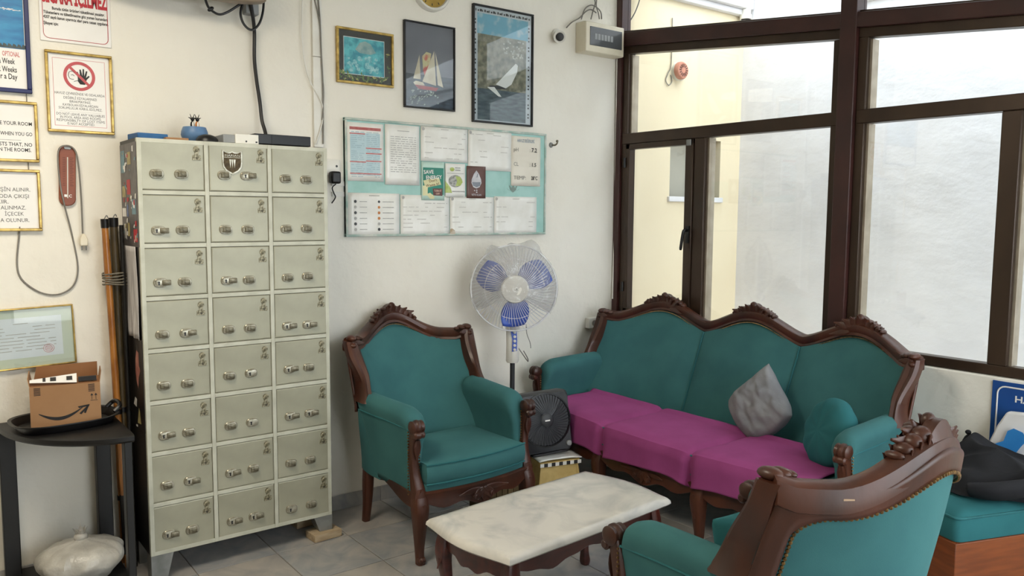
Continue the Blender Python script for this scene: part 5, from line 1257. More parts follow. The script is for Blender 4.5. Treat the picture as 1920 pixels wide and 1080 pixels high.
o = MB().box(-0.03, 0.03, -0.045, 0.0, -0.035, 0.03).build('junction_box', m_grey, None, bevel=0.004); o.location = (p.x, -0.001, p.z); tag(o, 'small grey junction box behind the television', 'box')
Y = -0.055
tag(MB().tube(crom([wp(383, -8, -0.12), wp(390, 12, -0.1), wp(400, 22, -0.08), wp(412, 27, Y), wp(428, 22, Y), wp(450, 8, Y), wp(458, 4, Y)], 5), 0.0055, 7).build('black_cable', m_black), 'short black cable sagging below the television', 'cable')
tag(MB().ell((0, 0, 0), (0.009, 0.009, 0.016), Matrix.Rotation(0.9, 3, 'Y'), 10, 8).build('ferrite_bead', m_black), 'small black bead on the sagging television cable', 'bead').location = wp(395, 17, -0.09)
tag(MB().tube(crom([wp(456, 3, Y), wp(451, 25, Y), wp(457, 45, Y), wp(471, 56, Y), wp(485, 46, Y), wp(493, 22, Y), wp(495, -10, Y)], 6), 0.0055, 7).build('black_cable', m_black), 'black cable hanging in a round loop from the television', 'cable')
ZR = LZ1 + 0.05
tag(MB().tube(crom([wp(470, 5, -0.06), wp(474, 30, -0.045), wp(477, 60, -0.03), wp(477, 110, -0.03), wp(481, 150, -0.03), wp(487, 190, -0.035), wp(491, 225, -0.045), wp(496, 243, -0.06), (topx(500, -0.08), -0.075, ZR + 0.006)], 6), 0.0085, 8).build('cable_bundle', m_black), 'thick black cable bundle running down the wall to the recorder', 'cable')
tr = thing('cable_trunking', 'white vertical cable trunking on the wall above the cabinet', 'trunking', (at(593, 100, 'y', 0).x, 0, 0.6))
for k, (z0, z1) in enumerate(((0.0, 1.23), (1.232, 1.66), (1.662, 2.38))): MB().box(-0.024, 0.024, -0.016, -0.001, z0, z1).build('cover', m_white, tr, bevel=0.002)
for lab, pts, r_, m in [('white cable curving across the trunking', [(567, -8), (566, 60), (570, 110), (580, 150), (597, 180), (606, 205), (603, 235), (592, 270)], 0.0032, m_white),
                        ('grey cable running down the right edge of the trunking', [(596, -8), (600, 40), (602, 90), (605, 150), (606, 210), (606, 270)], 0.0038, m_cord),
                        ('second grey cable crossing behind the trunking edge', [(588, -8), (596, 25), (601, 60), (603, 120), (607, 175), (604, 225)], 0.0028, m_cord)]:
    tag(MB().tube(crom([wp(a_, b_, -0.022) for a_, b_ in pts], 6), r_, 6).build('cable', m), lab, 'cable')
p = at(621, 318, 'y', -0.02)
so = thing('power_socket', 'white wall socket beside the cabinet edge', 'socket', (p.x + 0.012, 0, p.z + 0.012))
MB().loft([rrect(0.04, 0.04, 0.008, -0.001), rrect(0.04, 0.04, 0.008, -0.01), rrect(0.034, 0.034, 0.008, -0.014)]).build('plate', m_white, so)
b = MB(); b.disc((0.02, -0.0145, 0.006), 0.006, 10); b.build('hole', m_black, so)
ad = thing('plug_adapter', 'black plug adapter in the socket beside the cabinet', 'adapter', (at(627, 333, 'y', -0.03).x, -0.017, at(629, 333, 'y', -0.03).z))
MB().box(-0.026, 0.026, -0.04, 0.0, -0.03, 0.03).build('body', m_black, ad, bevel=0.01)
tag(MB().tube(crom([wp(630, 345, -0.04), wp(623, 352, -0.03), wp(626, 362, -0.02), wp(629, 370, -0.02), wp(622, 381, -0.02)], 6), 0.003, 6).build('adapter_cable', m_black), 'short curly black cable under the plug adapter', 'cable')
b = MB()
for py in (344, 364): b.box(-0.03, 0.035, -0.008, -0.001, at(628, py, 'y', 0).z - 0.012, at(628, py, 'y', 0).z + 0.012)
o = b.build('trunking_stub', m_white); o.location = (at(632, 350, 'y', 0).x, 0, 0); tag(o, 'short white trunking stubs beside the notice board', 'trunking')

# --- camera, fuse box, socket and conduit in the corner
p = at(1053, 66, 'y', -0.05)
cm = thing('security_camera', 'small white security camera with black lens high in the corner', 'camera', (p.x, 0, p.z))
MB().lathe([(0.035, 0.001), (0.035, 0.012), (0.025, 0.018)], (0.0, 0, 0.01), RXm, 20).build('mount', m_white, cm)
rot = Matrix.Rotation(math.radians(-34), 3, 'Z') @ Matrix.Rotation(math.radians(12), 3, 'X') @ RXm
MB().lathe([(0.0, 0.0), (0.026, 0.0), (0.034, 0.01), (0.036, 0.05), (0.036, 0.062), (0.032, 0.062), (0.031, 0.059), (0.0, 0.059)], (0.01, -0.012, -0.002), rot, 24, cap=False).build('housing', m_white, cm)
MB().lathe([(0.0, 0.0595), (0.024, 0.0595), (0.024, 0.0625), (0.012, 0.064), (0.0, 0.064)], (0.01, -0.012, -0.002), rot, 24, cap=False).build('lens', m_black, cm)
fx0, fx1 = at(1098, 60, 'y', -0.09).x, -0.045
fz1, fz0 = at(1100, 38, 'y', -0.09).z, at(1102, 96, 'y', -0.09).z
fb_ = thing('fuse_box', 'cream fuse box with dark window in the upper corner', 'fuse box', ((fx0 + fx1) / 2, 0, (fz0 + fz1) / 2))
hw, hh = (fx1 - fx0) / 2, (fz1 - fz0) / 2
b = MB(); b.loft([[(x, y, z) for x, z in ((-hw, -hh), (hw, -hh), (hw, hh), (-hw, hh))] for y in (-0.001, -0.075)] + [[(x * 0.97, -0.09, z * 0.97) for x, z in ((-hw, -hh), (hw, -hh), (hw, hh), (-hw, hh))]]); b.build('case', m_cream, fb_, bevel=0.004)
MB().box(-hw * 0.78, hw * 0.86, -0.093, -0.088, -hh * 0.55, hh * 0.68).build('window', mat('smoked_window', (86, 88, 90), 0.12, c2=(74, 76, 78), scale=3), fb_, bevel=0.002)
b = MB()
for k in range(6): b.box(-hw * 0.55 + k * 0.026, -hw * 0.55 + k * 0.026 + 0.02, -0.0945, -0.093, -0.012, 0.022)
b.build('breakers', m_grey, fb_)
for k, (lab, pts) in enumerate([('grey cable arching from the security camera to the fuse box', [(1062, 52), (1072, 42), (1086, 34), (1098, 22), (1108, 18), (1118, 24)]), ('thin cable looping over the fuse box', [(1090, 36), (1096, 18), (1106, 10), (1116, 12), (1126, 22), (1128, 36)]), ('cable coming down from the ceiling to the fuse box', [(1112, -10), (1116, 5), (1112, 20), (1108, 36)]), ('second cable coming down above the fuse box', [(1120, -10), (1118, 10), (1122, 25), (1124, 36)])]):
    tag(MB().tube(crom([wp(a_, b_, -0.03) for a_, b_ in pts], 6), 0.004, 6).build('cable', m_cord), lab, 'cable')
tag(MB().tube(crom([wp(1157, 100, -0.012), wp(1156, 200, -0.012), wp(1154, 320, -0.012), wp(1152, 440, -0.012), wp(1148, 560, -0.012)], 5), 0.006, 6).build('conduit', m_white), 'thin white conduit running down beside the window frame', 'conduit')
tag(MB().tube(crom([wp(1166, -8, -0.014), wp(1162, 20, -0.014), wp(1163, 60, -0.014), wp(1160, 90, -0.014), wp(1157, 180, -0.014)], 5), 0.005, 6).build('cable', m_cord), 'grey cable from the ceiling along the room corner', 'cable')
p = at(1110, 605, 'y', -0.02)
so = thing('power_socket', 'white surface socket low on the wall behind the sofa', 'socket', (p.x, 0, p.z))
MB().box(-0.04, 0.04, -0.04, -0.001, -0.033, 0.033).build('box', m_white, so, bevel=0.004)
MB().lathe([(0.022, 0.036), (0.022, 0.0405), (0.019, 0.041), (0.018, 0.036)], (0, 0, 0), RXm, 20, cap=False).build('rim', m_cream, so)
b = MB(); b.disc((0, -0.0408, 0), 0.018, 16); b.build('recess', m_cord, so)
# --- blue sign on the right wall
t = thing('pool_sign', 'blue sign with white lettering on the low wall at the right edge', 'sign', (-0.031, -2.56, 0.72), -PI / 2)
MB().box(-0.262, 0.3, -0.006, -0.0005, -0.2, 0.112).build('plate', m_blue, t, bevel=0.001)
b = MB(); r_ = rrect(0.275, 0.14, 0.03, -0.0068, 0.035); b.tube([Vector((p_[0], p_[1], p_[2] - 0.048)) for p_ in r_ + [r_[0]]], 0.0035, 5); b.build('border', m_paperw, t)
lettering(t, [('HAV', -0.172, 0.034, 0.038, 0.088, 'l')], m_paperw, -0.0072, bold=0.02)

# ================================================================ left corner: shelf, box, rods, bag
TZ = 0.68
cs = thing('corner_shelf', 'black quarter-round corner shelf with two tiers beside the cabinet', 'shelf', (-3.012, -0.02, 0))
def quart(r, z, ox=0.0):
    pts = [(0, 0, z)]
    for k in range(19):
        a_ = PI + (PI / 2) * k / 18; pts.append((r * math.cos(a_) * 0.92, r * math.sin(a_) * 1.12, z))
    return [Vector(p) for p in pts]
for z, r_ in ((TZ, 0.435), (0.07, 0.42)):
    b = MB(); b.loft([quart(r_ - 0.008, z - 0.03), quart(r_, z - 0.022), quart(r_, z - 0.006), quart(r_ - 0.008, z)]); b.build('shelf_board', m_blackm, cs)
for (x, y, sx, sy) in ((-0.37, -0.035, 0.028, 0.02), (-0.03, -0.03, 0.028, 0.022), (-0.018, -0.44, 0.014, 0.024)):
    MB().box(x - sx, x + sx, y - sy, y + sy, 0.0, TZ - 0.03).build('leg', m_blackm, cs, bevel=0.003)
MB().box(-0.36, -0.02, -0.022, -0.006, TZ - 0.075, TZ - 0.03).build('rear_rail', m_blackm, cs)
tray = thing('serving_tray', 'black oval plastic tray on the corner shelf under the cardboard box', 'tray', (-3.195, -0.19, TZ + 0.0005), 0.1)
def orr(a_, b_, z, n=36): return [Vector((a_ * math.copysign(abs(math.cos(2 * PI * k / n)) ** 0.7, math.cos(2 * PI * k / n)), b_ * math.copysign(abs(math.sin(2 * PI * k / n)) ** 0.7, math.sin(2 * PI * k / n)), z)) for k in range(n)]
MB().loft([orr(0.165, 0.12, 0.0), orr(0.18, 0.135, 0.028), orr(0.19, 0.145, 0.03), orr(0.19, 0.145, 0.034), orr(0.178, 0.133, 0.032), orr(0.16, 0.115, 0.005)]).build('dish', m_black, tray)
MB().tube(crom([(0.17, 0.06, 0.03), (0.195, 0.06, 0.05), (0.2, 0.02, 0.058), (0.195, -0.03, 0.05), (0.17, -0.04, 0.03)]), 0.009, 8).build('handle', m_black, tray)
# cardboard box
bxw, bxd, bxh = 0.12, 0.075, 0.162
p = at(122, 795, 'y', -0.27)
bx = thing('cardboard_box', 'open brown cardboard box with a curved arrow logo on the tray', 'box', (-3.185, -0.17, TZ + 0.0065), math.radians(-9))
b = MB(); th = 0.004
b.box(-bxw, bxw, -bxd, -bxd + th, 0, bxh); b.box(-bxw, bxw, bxd - th, bxd, 0, bxh); b.box(-bxw, -bxw + th, -bxd + th, bxd - th, 0, bxh); b.box(bxw - th, bxw, -bxd + th, bxd - th, 0, bxh); b.box(-bxw + th, bxw - th, -bxd + th, bxd - th, 0, th)
b.build('body', m_card, bx)
b = MB(); b.loft([[(-bxw + 0.01, bxd - 0.004, bxh), (bxw - 0.005, bxd - 0.004, bxh), (bxw - 0.005, bxd, bxh), (-bxw + 0.01, bxd, bxh)], [(-bxw + 0.02, bxd + 0.012, bxh + 0.05), (bxw - 0.005, bxd + 0.012, bxh + 0.055), (bxw - 0.005, bxd + 0.016, bxh + 0.055), (-bxw + 0.02, bxd + 0.016, bxh + 0.05)]]); b.build('rear_flap', m_cardd, bx)
b = MB(); b.loft([[(-bxw, -bxd, bxh), (bxw, -bxd, bxh), (bxw, -bxd + 0.004, bxh), (-bxw, -bxd + 0.004, bxh)], [(-bxw + 0.003, -bxd + 0.045, bxh + 0.012), (bxw - 0.006, -bxd + 0.05, bxh + 0.012), (bxw - 0.006, -bxd + 0.05, bxh + 0.016), (-bxw + 0.003, -bxd + 0.045, bxh + 0.016)]]); b.build('front_flap', m_cardd, bx)
for sx in (-1, 1):
    b = MB(); b.loft([[(sx * bxw, -bxd, bxh), (sx * bxw, bxd, bxh), (sx * (bxw - 0.003), bxd, bxh), (sx * (bxw - 0.003), -bxd, bxh)], [(sx * (bxw + 0.006), -bxd + 0.01, bxh + (0.03 if sx < 0 else 0.042)), (sx * (bxw + 0.006), bxd - 0.01, bxh + 0.04), (sx * (bxw + 0.003), bxd - 0.01, bxh + 0.04), (sx * (bxw + 0.003), -bxd + 0.01, bxh + 0.03)]]); b.build('side_flap', m_card, bx)
b = MB(); b.loft([[(-bxw + 0.002, -bxd + 0.004, bxh + 0.016), (0.04, -bxd - 0.002, bxh + 0.006), (0.04, -bxd + 0.0, bxh + 0.008), (-bxw + 0.002, -bxd + 0.006, bxh + 0.018)], [(-bxw + 0.002, -bxd + 0.02, bxh + 0.022), (0.04, -bxd + 0.03, bxh + 0.034), (0.04, -bxd + 0.032, bxh + 0.036), (-bxw + 0.002, -bxd + 0.022, bxh + 0.024)]]); b.build('packing_tape', m_paperw, bx)
b = MB()
for x0, x1 in ((-0.075, -0.065), (-0.05, -0.03), (0.005, 0.025)): b.loft([[(x0, -bxd + 0.006, bxh + 0.0165), (x1, -bxd + 0.006, bxh + 0.0165), (x1, -bxd + 0.006, bxh + 0.018), (x0, -bxd + 0.006, bxh + 0.018)], [(x0, -bxd + 0.018, bxh + 0.028), (x1, -bxd + 0.018, bxh + 0.028), (x1, -bxd + 0.018, bxh + 0.0295), (x0, -bxd + 0.018, bxh + 0.0295)]])
b.box(0.045, 0.108, -bxd + 0.006, -bxd + 0.02, bxh + 0.008, bxh + 0.024)
b.build('tape_print', m_ink, bx)
yf = -bxd - 0.0008
KB = 0.88
b = MB(); up = []; dn = []
for k in range(25):
    t_ = k / 24; x = -0.105 + 0.175 * t_; zc_ = 0.082 - 0.05 * math.sin(PI * (0.12 + 0.80 * t_)) + 0.012 * t_; wd = 0.0025 + 0.0075 * math.sin(PI * min(1, t_ * 1.05)) ** 0.8
    up.append((x, zc_ + wd * 0.6)); dn.append((x, zc_ - wd * 0.9))
for k in range(24): b.poly([dn[k], dn[k + 1], up[k + 1], up[k]], yf)
b.poly([(0.045, 0.082), (0.092, 0.088), (0.09, 0.08), (0.05, 0.074)], yf); b.poly([(0.092, 0.088), (0.075, 0.048), (0.068, 0.052), (0.082, 0.084)], yf); b.poly([(0.05, 0.05), (0.085, 0.084), (0.09, 0.08), (0.058, 0.045)], yf)
for x in (0.102, 0.118): b.quad(x - 0.001, x + 0.001, 0.108, 0.128, yf); b.poly([(x - 0.006, 0.126), (x + 0.006, 0.126), (x, 0.136)], yf)
b.quad(0.096, 0.124, 0.103, 0.105, yf)
for k in range(6): b.quad(-0.12, -0.095, 0.145 + k * 0.006, 0.148 + k * 0.006, yf); b.quad(0.095 - 0.006, 0.12 - 0.006, 0.145 + k * 0.006, 0.148 + k * 0.006, yf)
b.v = [(x * KB, y, z * KB) for x, y, z in b.v]
b.build('print', m_ink, bx, smooth=False)
# rods
def rod(label, top, bot, r, m, grip=None, cap=None):
    t = thing('fishing_rod', label, 'rod', bot, 0, 'rods bundled beside the cabinet')
    v = Vector(top) - Vector(bot)
    n = 14; rad = []; pth = []
    for k in range(n + 1): pth.append(v * (k / n)); rad.append(r * (1 + 0.12 * (k % 4 == 0)))
    MB().tube(pth, rad, 10).build('cane', m, t)
    if cap: MB().tube([v * 0.975, v * 1.0], r * 1.15, 10).build('tip_cap', cap, t); MB().tube(crom([v * 1.0, v * 1.0 + Vector((0.008, -0.002, 0.014)), v * 1.0 + Vector((0.014, 0, 0.004))]), 0.002, 6).build('line_hook', m_steel, t)
    for q in (0.45, 0.2): MB().tube([v * q, v * (q + 0.014)], r * 1.25, 10).build('wrap', m_black, t)
    if grip: MB().tube([v * 0.04, v * 0.2], r * 1.3, 10).build('grip', grip, t)
rod('orange bamboo rod at the left of the bundle beside the cabinet', (-3.004, -0.075, 1.485), (-2.965, -0.085, 0.0), 0.0135, m_bamboo, m_black, m_black)
rod('brown rod in the middle of the bundle beside the cabinet', (-2.968, -0.06, 1.49), (-2.95, -0.05, 0.0), 0.017, m_rodd, m_black, m_black)
rod('thin dark rod at the right of the bundle beside the cabinet', (-2.943, -0.085, 1.46), (-2.942, -0.10, 0.0), 0.009, m_blackm, m_black)
rod('pale bamboo rod at the back of the bundle beside the cabinet', (-2.985, -0.03, 1.40), (-2.972, -0.028, 0.0), 0.011, m_bamboo)
b = MB()
for k in range(5):
    z = 1.215 + k * 0.011
    b.tube([(-2.971 + 0.046 * math.cos(a_), -0.062 + 0.04 * math.sin(a_), z + 0.003 * math.sin(a_ * 2 + k)) for a_ in [2 * PI * q / 20 for q in range(21)]], 0.0035, 5)
tag(b.build('twine_binding', m_twine), 'grey twine tied round the bundle of rods', 'twine')
# rubbish bag
rb = thing('rubbish_bag', 'knotted white plastic bag on the lower tier of the corner shelf', 'bag', (-3.165, -0.235, 0.0705))
b = MB(); rings = []
for j in range(26):
    t_ = j / 25; z = 0.0 + 0.155 * t_; r_ = 0.142 * (math.sin(PI * (0.16 + 0.84 * (t_ ** 1.25)) ) ** 0.62 if t_ < 1 else 0) + 0.016
    if t_ > 0.86: r_ = 0.02 + (r_ - 0.02) * (1 - t_) / 0.14
    ring = []
    for k in range(60):
        a_ = 2 * PI * k / 60; pl_ = 1 + (0.05 * math.sin(11 * a_ + 2 * math.sin(3 * a_)) + 0.03 * math.sin(23 * a_)) * t_ ** 1.5 + 0.08 * nz(math.cos(a_) * 2, math.sin(a_) * 2, t_ * 3)
        ring.append(Vector((r_ * pl_ * math.cos(a_), r_ * pl_ * math.sin(a_) * 0.9, z)))
    rings.append(ring)
b.loft(rings); b.build('body', m_bag, rb)
b = MB(); b.ell((0, 0, 0.16), (0.026, 0.024, 0.02), None, 14, 8)
for k in range(9):
    a_ = 2 * PI * k / 9; leaf(b, (0.006 * math.cos(a_), 0.006 * math.sin(a_), 0.165), (math.cos(a_) * 0.9, math.sin(a_) * 0.9, 1.3), 0.026 + 0.008 * (k % 3), 0.013, (0, 0, 1), 0.1)
b.build('knot', m_bag, rb)

# ================================================================ pedestal fan
FC = Vector((-1.055, -0.30, 1.118)); FT = math.radians(-33)
pf = thing('pedestal_fan', 'white pedestal fan with blue blades behind the armchair', 'fan', (FC.x, FC.y, 0), FT)
hz = FC.z
b = MB()
b.lathe([(0.0, 0.0), (0.15, 0.0), (0.15, 0.012), (0.135, 0.022), (0.05, 0.035), (0.03, 0.06), (0.026, 0.12)], (0, 0.07, 0.0), None, 32, cap=False); b.build('base', m_dgrey, pf)
MB().tube([(0, 0.07, 0.1), (0, 0.07, 0.72)], 0.0135, 14).build('pole', m_dgrey, pf)
b = MB(); b.loft([[Vector((p_[0], p_[1] + 0.07, z)) for p_ in [(0.036 * w_ * math.cos(2 * PI * k / 16), 0.033 * w_ * math.sin(2 * PI * k / 16)) for k in range(16)]] for z, w_ in ((0.70, 0.85), (0.71, 1.0), (0.80, 0.95), (0.90, 1.0), (0.94, 0.8))]); b.build('control_box', m_white, pf)
b = MB(); b.loft([[Vector((x, 0.07 - 0.0345 + 0.01 * (x / 0.02) ** 2, z)) for x, z in ((-0.006 - 0.0, 0.765), (0.022, 0.768), (0.024, 0.83), (0.02, 0.885), (-0.014, 0.88), (-0.004, 0.83))], [Vector((x, 0.07 - 0.038 + 0.01 * (x / 0.02) ** 2, z)) for x, z in ((-0.006, 0.765), (0.022, 0.768), (0.024, 0.83), (0.02, 0.885), (-0.014, 0.88), (-0.004, 0.83))]]); b.build('control_panel', m_fblue, pf)
for k in range(5): MB().lathe([(0.008, 0.0), (0.008, 0.006), (0.005, 0.008)], (0.009, 0.07 - 0.034, 0.776 + 0.024 * k), RXm, 12).build('button', m_white, pf)
MB().ell((0.008, 0.07 - 0.026, 0.925), (0.012, 0.014, 0.008), None, 10, 6).build('indicator', m_red, pf)
b = MB(); b.lathe([(0.0, -0.13), (0.045, -0.12), (0.062, -0.07), (0.066, -0.02), (0.05, 0.0), (0.0, 0.0)], (0, 0.03, hz), RXm, 24, cap=False); b.tube([(0, 0.085, hz - 0.19), (0, 0.09, hz - 0.03)], 0.028, 12); b.build('motor_housing', m_white, pf)
R_ = 0.232
def gd(r, s_): return s_ * (0.07 * (1 - (r / R_) ** 2.4))
for side, nm in ((-1, 'front_guard'), (1, 'rear_guard')):
    b = MB()
    for k in range(72):
        a_ = 2 * PI * k / 72; sw = 0.25
        b.tube([(r * math.cos(a_ + sw * (r / R_)), 0.0 + gd(r, side) + 0.004 * side, hz + r * math.sin(a_ + sw * (r / R_))) for r in [0.052 + (R_ - 0.052) * q / 6 for q in range(7)]], 0.0017, 4, cap=False)
    for rr in (R_, 0.16):
        b.tube([(rr * math.cos(2 * PI * k / 60), gd(rr, side) + 0.004 * side, hz + rr * math.sin(2 * PI * k / 60)) for k in range(61)], 0.0042 if rr == R_ else 0.0014, 6)
    b.build(nm, m_wire, pf)
MB().lathe([(0.0, 0.09), (0.03, 0.089), (0.07, 0.08), (0.075, 0.072), (0.075, 0.062)], (0, 0, hz), RXm, 32, cap=False).build('hub_cap', m_white, pf)
b = MB(); b.text('B', 0.008, hz - 0.004, 0.014, -0.0908); b.build('hub_print', m_ink, pf, smooth=False)
for k, a0 in enumerate((150, 30, 270)):
    b = MB(); A = math.radians(a0)
    def bl(u, v):
        r = 0.045 + 0.163 * v; wd = 0.80 * math.sin(PI * (0.18 + 0.68 * v ** 0.9)) ** 0.6
        da = (u - 0.5) * 2 * wd * (0.9 - 0.28 * v); a_ = A + da + 0.15 * (1 - v)
        return Vector((r * math.cos(a_), -0.018 + 0.036 * (u - 0.5) * 1.6, hz + r * math.sin(a_)))
    b.grid(bl, 12, 10); b.build('blade', m_fblue, pf, solid=0.003)
b = MB(); b.lathe([(0.0, 0.05), (0.035, 0.048), (0.045, 0.03), (0.045, -0.02)], (0, 0, hz), RXm, 20, cap=False); b.build('blade_hub', m_fblue, pf)
tag(MB().tube(crom([(FC.x + 0.055, FC.y - 0.04, 0.92), (FC.x + 0.06, FC.y - 0.04, 0.87), (FC.x + 0.075, FC.y - 0.05, 0.82), (FC.x + 0.08, FC.y - 0.05, 0.79)]), 0.0022, 5).build('fan_cable', m_cord), 'thin white cable end hanging in front of the pedestal fan', 'cable')
tag(MB().tube(crom([(FC.x + 0.055, FC.y + 0.05, 0.80), (FC.x + 0.075, FC.y + 0.03, 0.76), (FC.x + 0.10, FC.y + 0.01, 0.715), (FC.x + 0.11, FC.y + 0.01, 0.705), (FC.x + 0.105, FC.y + 0.01, 0.725), (FC.x + 0.085, FC.y + 0.02, 0.765)]), 0.003, 5).build('fan_cable', m_cord), 'cable loop beside the fan control box', 'cable')
# plastic cover over the upper part of the fan head
b = MB(); RB = 0.24; C0 = 0.06
def film(side):
    def fn(u, v):
        ph = 2 * PI * u; c_, s_ = math.cos(ph), math.sin(ph)
        # distance from (0, C0) to the rim circle
        rim = -C0 * s_ + math.sqrt(max(0, C0 * C0 * s_ * s_ - C0 * C0 + RB * RB))
        rim += 0.03 * math.exp(-((ph - 2.25) / 0.12) ** 2) + 0.04 * math.exp(-((ph - 1.05) / 0.2) ** 2) + 0.012 * nz(c_ * 5, s_ * 5, 9) * (s_ > -0.2)
        if s_ < -0.05:
            for k in range(60):
                r = rim * k / 60; x = r * c_
                if C0 + r * s_ < -0.055 - 2.1 * x * x - 0.05 * x: rim = r; break
        r = rim * v; x, z = r * c_, C0 + r * s_; rr = min(R_, math.hypot(x, z))
        edge_ = min(1, (1 - v) * 5) if s_ > -0.45 else 1.0
        y = side * (0.07 * (1 - (rr / R_) ** 2.4) + 0.024 * edge_) + 0.012 * nz(x * 16, z * 16, side * 3) * edge_
        return Vector((x, y, hz + z))
    return fn
b.grid(film(-1), 72, 24); b.grid(film(1), 72, 16)
o = b.build('plastic_cover', m_film, None); o.location = (FC.x, FC.y, 0); o.rotation_euler = (0, 0, FT)
tag(o, 'clear crinkled plastic bag pulled over the pedestal fan head', 'cover')

# ================================================================ box fan on the folding stool
SY = -0.60; sx0 = at(1036, 840, 'y', SY).x
st = thing('folding_stool', 'small yellow plastic folding stool between armchair and sofa', 'stool', (sx0, SY, 0), math.radians(-14))
HT = 0.262
b = MB(); b.loft([rr_ for rr_ in [[Vector((x, z, q)) for x, _, z in rrect(0.118, 0.095, 0.02, 0)] for q in (HT - 0.028, HT)]]); b.build('seat_panel', m_stool, st, bevel=0.003)
for sx in (-1, 1):
    b = MB(); b.loft([[(sx * 0.108, -0.085, HT - 0.028), (sx * 0.108, 0.085, HT - 0.028), (sx * 0.095, 0.085, HT - 0.028), (sx * 0.095, -0.085, HT - 0.028)], [(sx * 0.138, -0.1, 0.0), (sx * 0.138, 0.1, 0.0), (sx * 0.12, 0.1, 0.0), (sx * 0.12, -0.1, 0.0)]]); b.build('leg_panel', m_stool, st, bevel=0.003)
for sy in (-1, 1):
    b = MB(); top = [(-0.1, HT - 0.028), (0.1, HT - 0.028)]
    n = 12; arch = [(0.085 * math.cos(PI * k / n), 0.03 + 0.14 * math.sin(PI * k / n)) for k in range(n + 1)]
    rings = [[(x, sy * 0.088, z), (x, sy * 0.078, z), (xo, sy * 0.074, HT - 0.03), (xo, sy * 0.084, HT - 0.03)] for (x, z), xo in zip(arch, [0.1 - 0.2 * k / n for k in range(n + 1)])]
    b.loft(rings)
    for sx in (-1, 1): b.loft([[(sx * 0.085, sy * 0.098, 0.0), (sx * 0.125, sy * 0.098, 0.0), (sx * 0.125, sy * 0.088, 0.0), (sx * 0.085, sy * 0.088, 0.0)], [(sx * 0.085, sy * 0.088, 0.03), (sx * 0.12, sy * 0.088, 0.03), (sx * 0.12, sy * 0.078, 0.03), (sx * 0.085, sy * 0.078, 0.03)], [(sx * 0.085, sy * 0.088, 0.035), (sx * 0.1, sy * 0.084, HT - 0.03), (sx * 0.1, sy * 0.074, HT - 0.03), (sx * 0.085, sy * 0.078, 0.035)]], cap=True)
    b.build('arched_panel', m_stool, st)
b = MB()
for k in range(11): b.mi = k % 2; b.box(-0.116 + k * 0.0212, -0.116 + (k + 1) * 0.0212, -0.0985, -0.0955, HT - 0.022, HT - 0.004)
b.build('chequer_band', [m_white, m_ink], st)
mg = MB().grid(lambda u, v: Vector((-0.12 + 0.24 * u, -0.1 + 0.13 * v, 0.008 * math.sin(PI * u) * (1 - v) + 0.004 + 0.003 * nz(u * 3, v * 3, 0))), 12, 6).build('magazine', m_paper, None, solid=0.004)
mg.location = (sx0, SY, HT + 0.004); mg.rotation_euler = (0, 0, math.radians(-14)); tag(mg, 'folded pale paper lying on the stool under the black fan', 'paper')
bf = thing('box_fan', 'square black box fan standing on the yellow stool', 'fan', (sx0 - 0.02, SY + 0.035, HT + 0.012), math.radians(-14), rot=(math.radians(-8), math.radians(-3), math.radians(-14)))
HW2, HH2, DP = 0.148, 0.16, 0.045
b = MB()
def sqr(hw, hh, y, r=0.03, n=6): return [Vector((p_[0], y, p_[2] + HH2)) for p_ in rrect(hw, hh, r, y, n=n)]
def circ(r, y, n=24, dz=0.015): return [Vector((r * math.cos(2 * PI * k / n + PI / 4 * 0), y, HH2 + dz + r * math.sin(2 * PI * k / n))) for k in range(n)]
b.loft([sqr(HW2 - 0.01, HH2 - 0.01, DP + 0.01), sqr(HW2, HH2, DP), sqr(HW2, HH2, -DP + 0.02), sqr(HW2 - 0.012, HH2 - 0.012, -DP)]); b.build('case', m_dgrey, bf, sharp=50)
b = MB(); b.lathe([(0.142, DP - 0.0005), (0.142, DP + 0.006), (0.134, DP + 0.008), (0.132, DP + 0.001), (0.0, DP + 0.0008)], (0, 0, HH2 + 0.015), RXm, 40, cap=False); b.build('dark_well', m_black, bf)
b = MB()
for k in range(48):
    a_ = 2 * PI * k / 48
    b.tube([(r * math.cos(a_ + 2.2 * (r - 0.03)), -DP - 0.006 - 0.012 * (1 - (r / 0.134) ** 2), HH2 + 0.015 + r * math.sin(a_ + 2.2 * (r - 0.03))) for r in (0.034, 0.06, 0.085, 0.11, 0.134)], 0.0016, 4, cap=False)
b.build('grille', mat('grille_black', (40, 42, 48), 0.35, c2=(34, 36, 44), scale=9), bf)
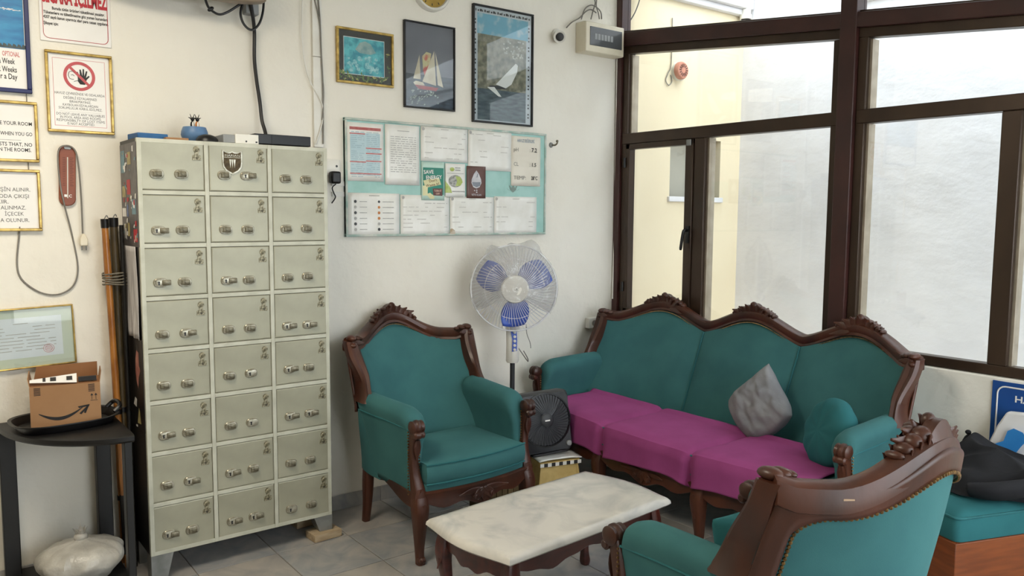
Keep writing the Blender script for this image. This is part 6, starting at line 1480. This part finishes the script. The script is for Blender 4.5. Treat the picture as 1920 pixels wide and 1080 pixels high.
MB().lathe([(0.036, DP + 0.01), (0.036, DP + 0.02), (0.03, DP + 0.024), (0.0, DP + 0.024)], (0, 0, HH2 + 0.015), RXm, 28, cap=False).build('hub_disc', m_dgrey, bf)
b = MB(); b.text('SINBO'[:0] + 'mini', 0.0, HH2 + 0.012, 0.014, -DP - 0.0246, width=0.03, bold=0.02) if False else b.quad(-0.014, 0.014, HH2 + 0.011, HH2 + 0.018, -DP - 0.0246); b.build('hub_print', m_paperw, bf, smooth=False)
MB().lathe([(0.014, DP), (0.014, DP + 0.012), (0.01, DP + 0.015), (0.0, DP + 0.015)], (0.118, 0, 0.04), RXm, 16, cap=False).build('knob', m_grey, bf)
MB().box(-0.1, 0.1, -DP - 0.02, DP + 0.02, -0.0005, 0.01).build('foot', m_black, bf, bevel=0.004)

# ---- low crate half hidden behind the armchair
p = at(945, 905, 'y', -0.42)
cr = thing('wooden_crate', 'low olive-brown slatted crate showing under the armchair front rail', 'crate', (-1.275, -0.46, 0), math.radians(5))
for k in range(6): MB().box(-0.115 + k * 0.039, -0.115 + k * 0.039 + 0.034, -0.08, -0.07, 0.0, 0.17).build('slat', m_crate, cr, bevel=0.002)
for sx in (-1, 1): MB().box(sx * 0.118 - 0.006, sx * 0.118 + 0.006, -0.08, 0.08, 0.0, 0.17).build('end_panel', m_crate, cr, bevel=0.002)
MB().box(-0.112, 0.112, 0.07, 0.08, 0.0, 0.17).build('rear_panel', m_crate, cr); MB().box(-0.112, 0.112, -0.07, 0.07, 0.0, 0.012).build('bottom', m_crate, cr)
o = MB().box(-0.03, 0.03, -0.045, 0.045, 0.0, 0.03).build('paper_pack', m_paperw, None, bevel=0.003); q = at(918, 922, 'z', 0.0); o.location = (-1.46, -0.47, 0.001); o.rotation_euler = (0, 0, 0.5); tag(o, 'small white packet on the floor behind the armchair front leg', 'packet')

for o in list(bpy.data.objects):
    if o.parent and o.type == 'MESH' and o.name.split('.')[0] in ('print', 'print_detail', 'print_scene', 'print_icons', 'foam_print', 'rock_print', 'lettering', 'hour_marks', 'scale_marks', 'slots', 'breakers', 'tape_print'):
        o['kind'] = 'stuff'
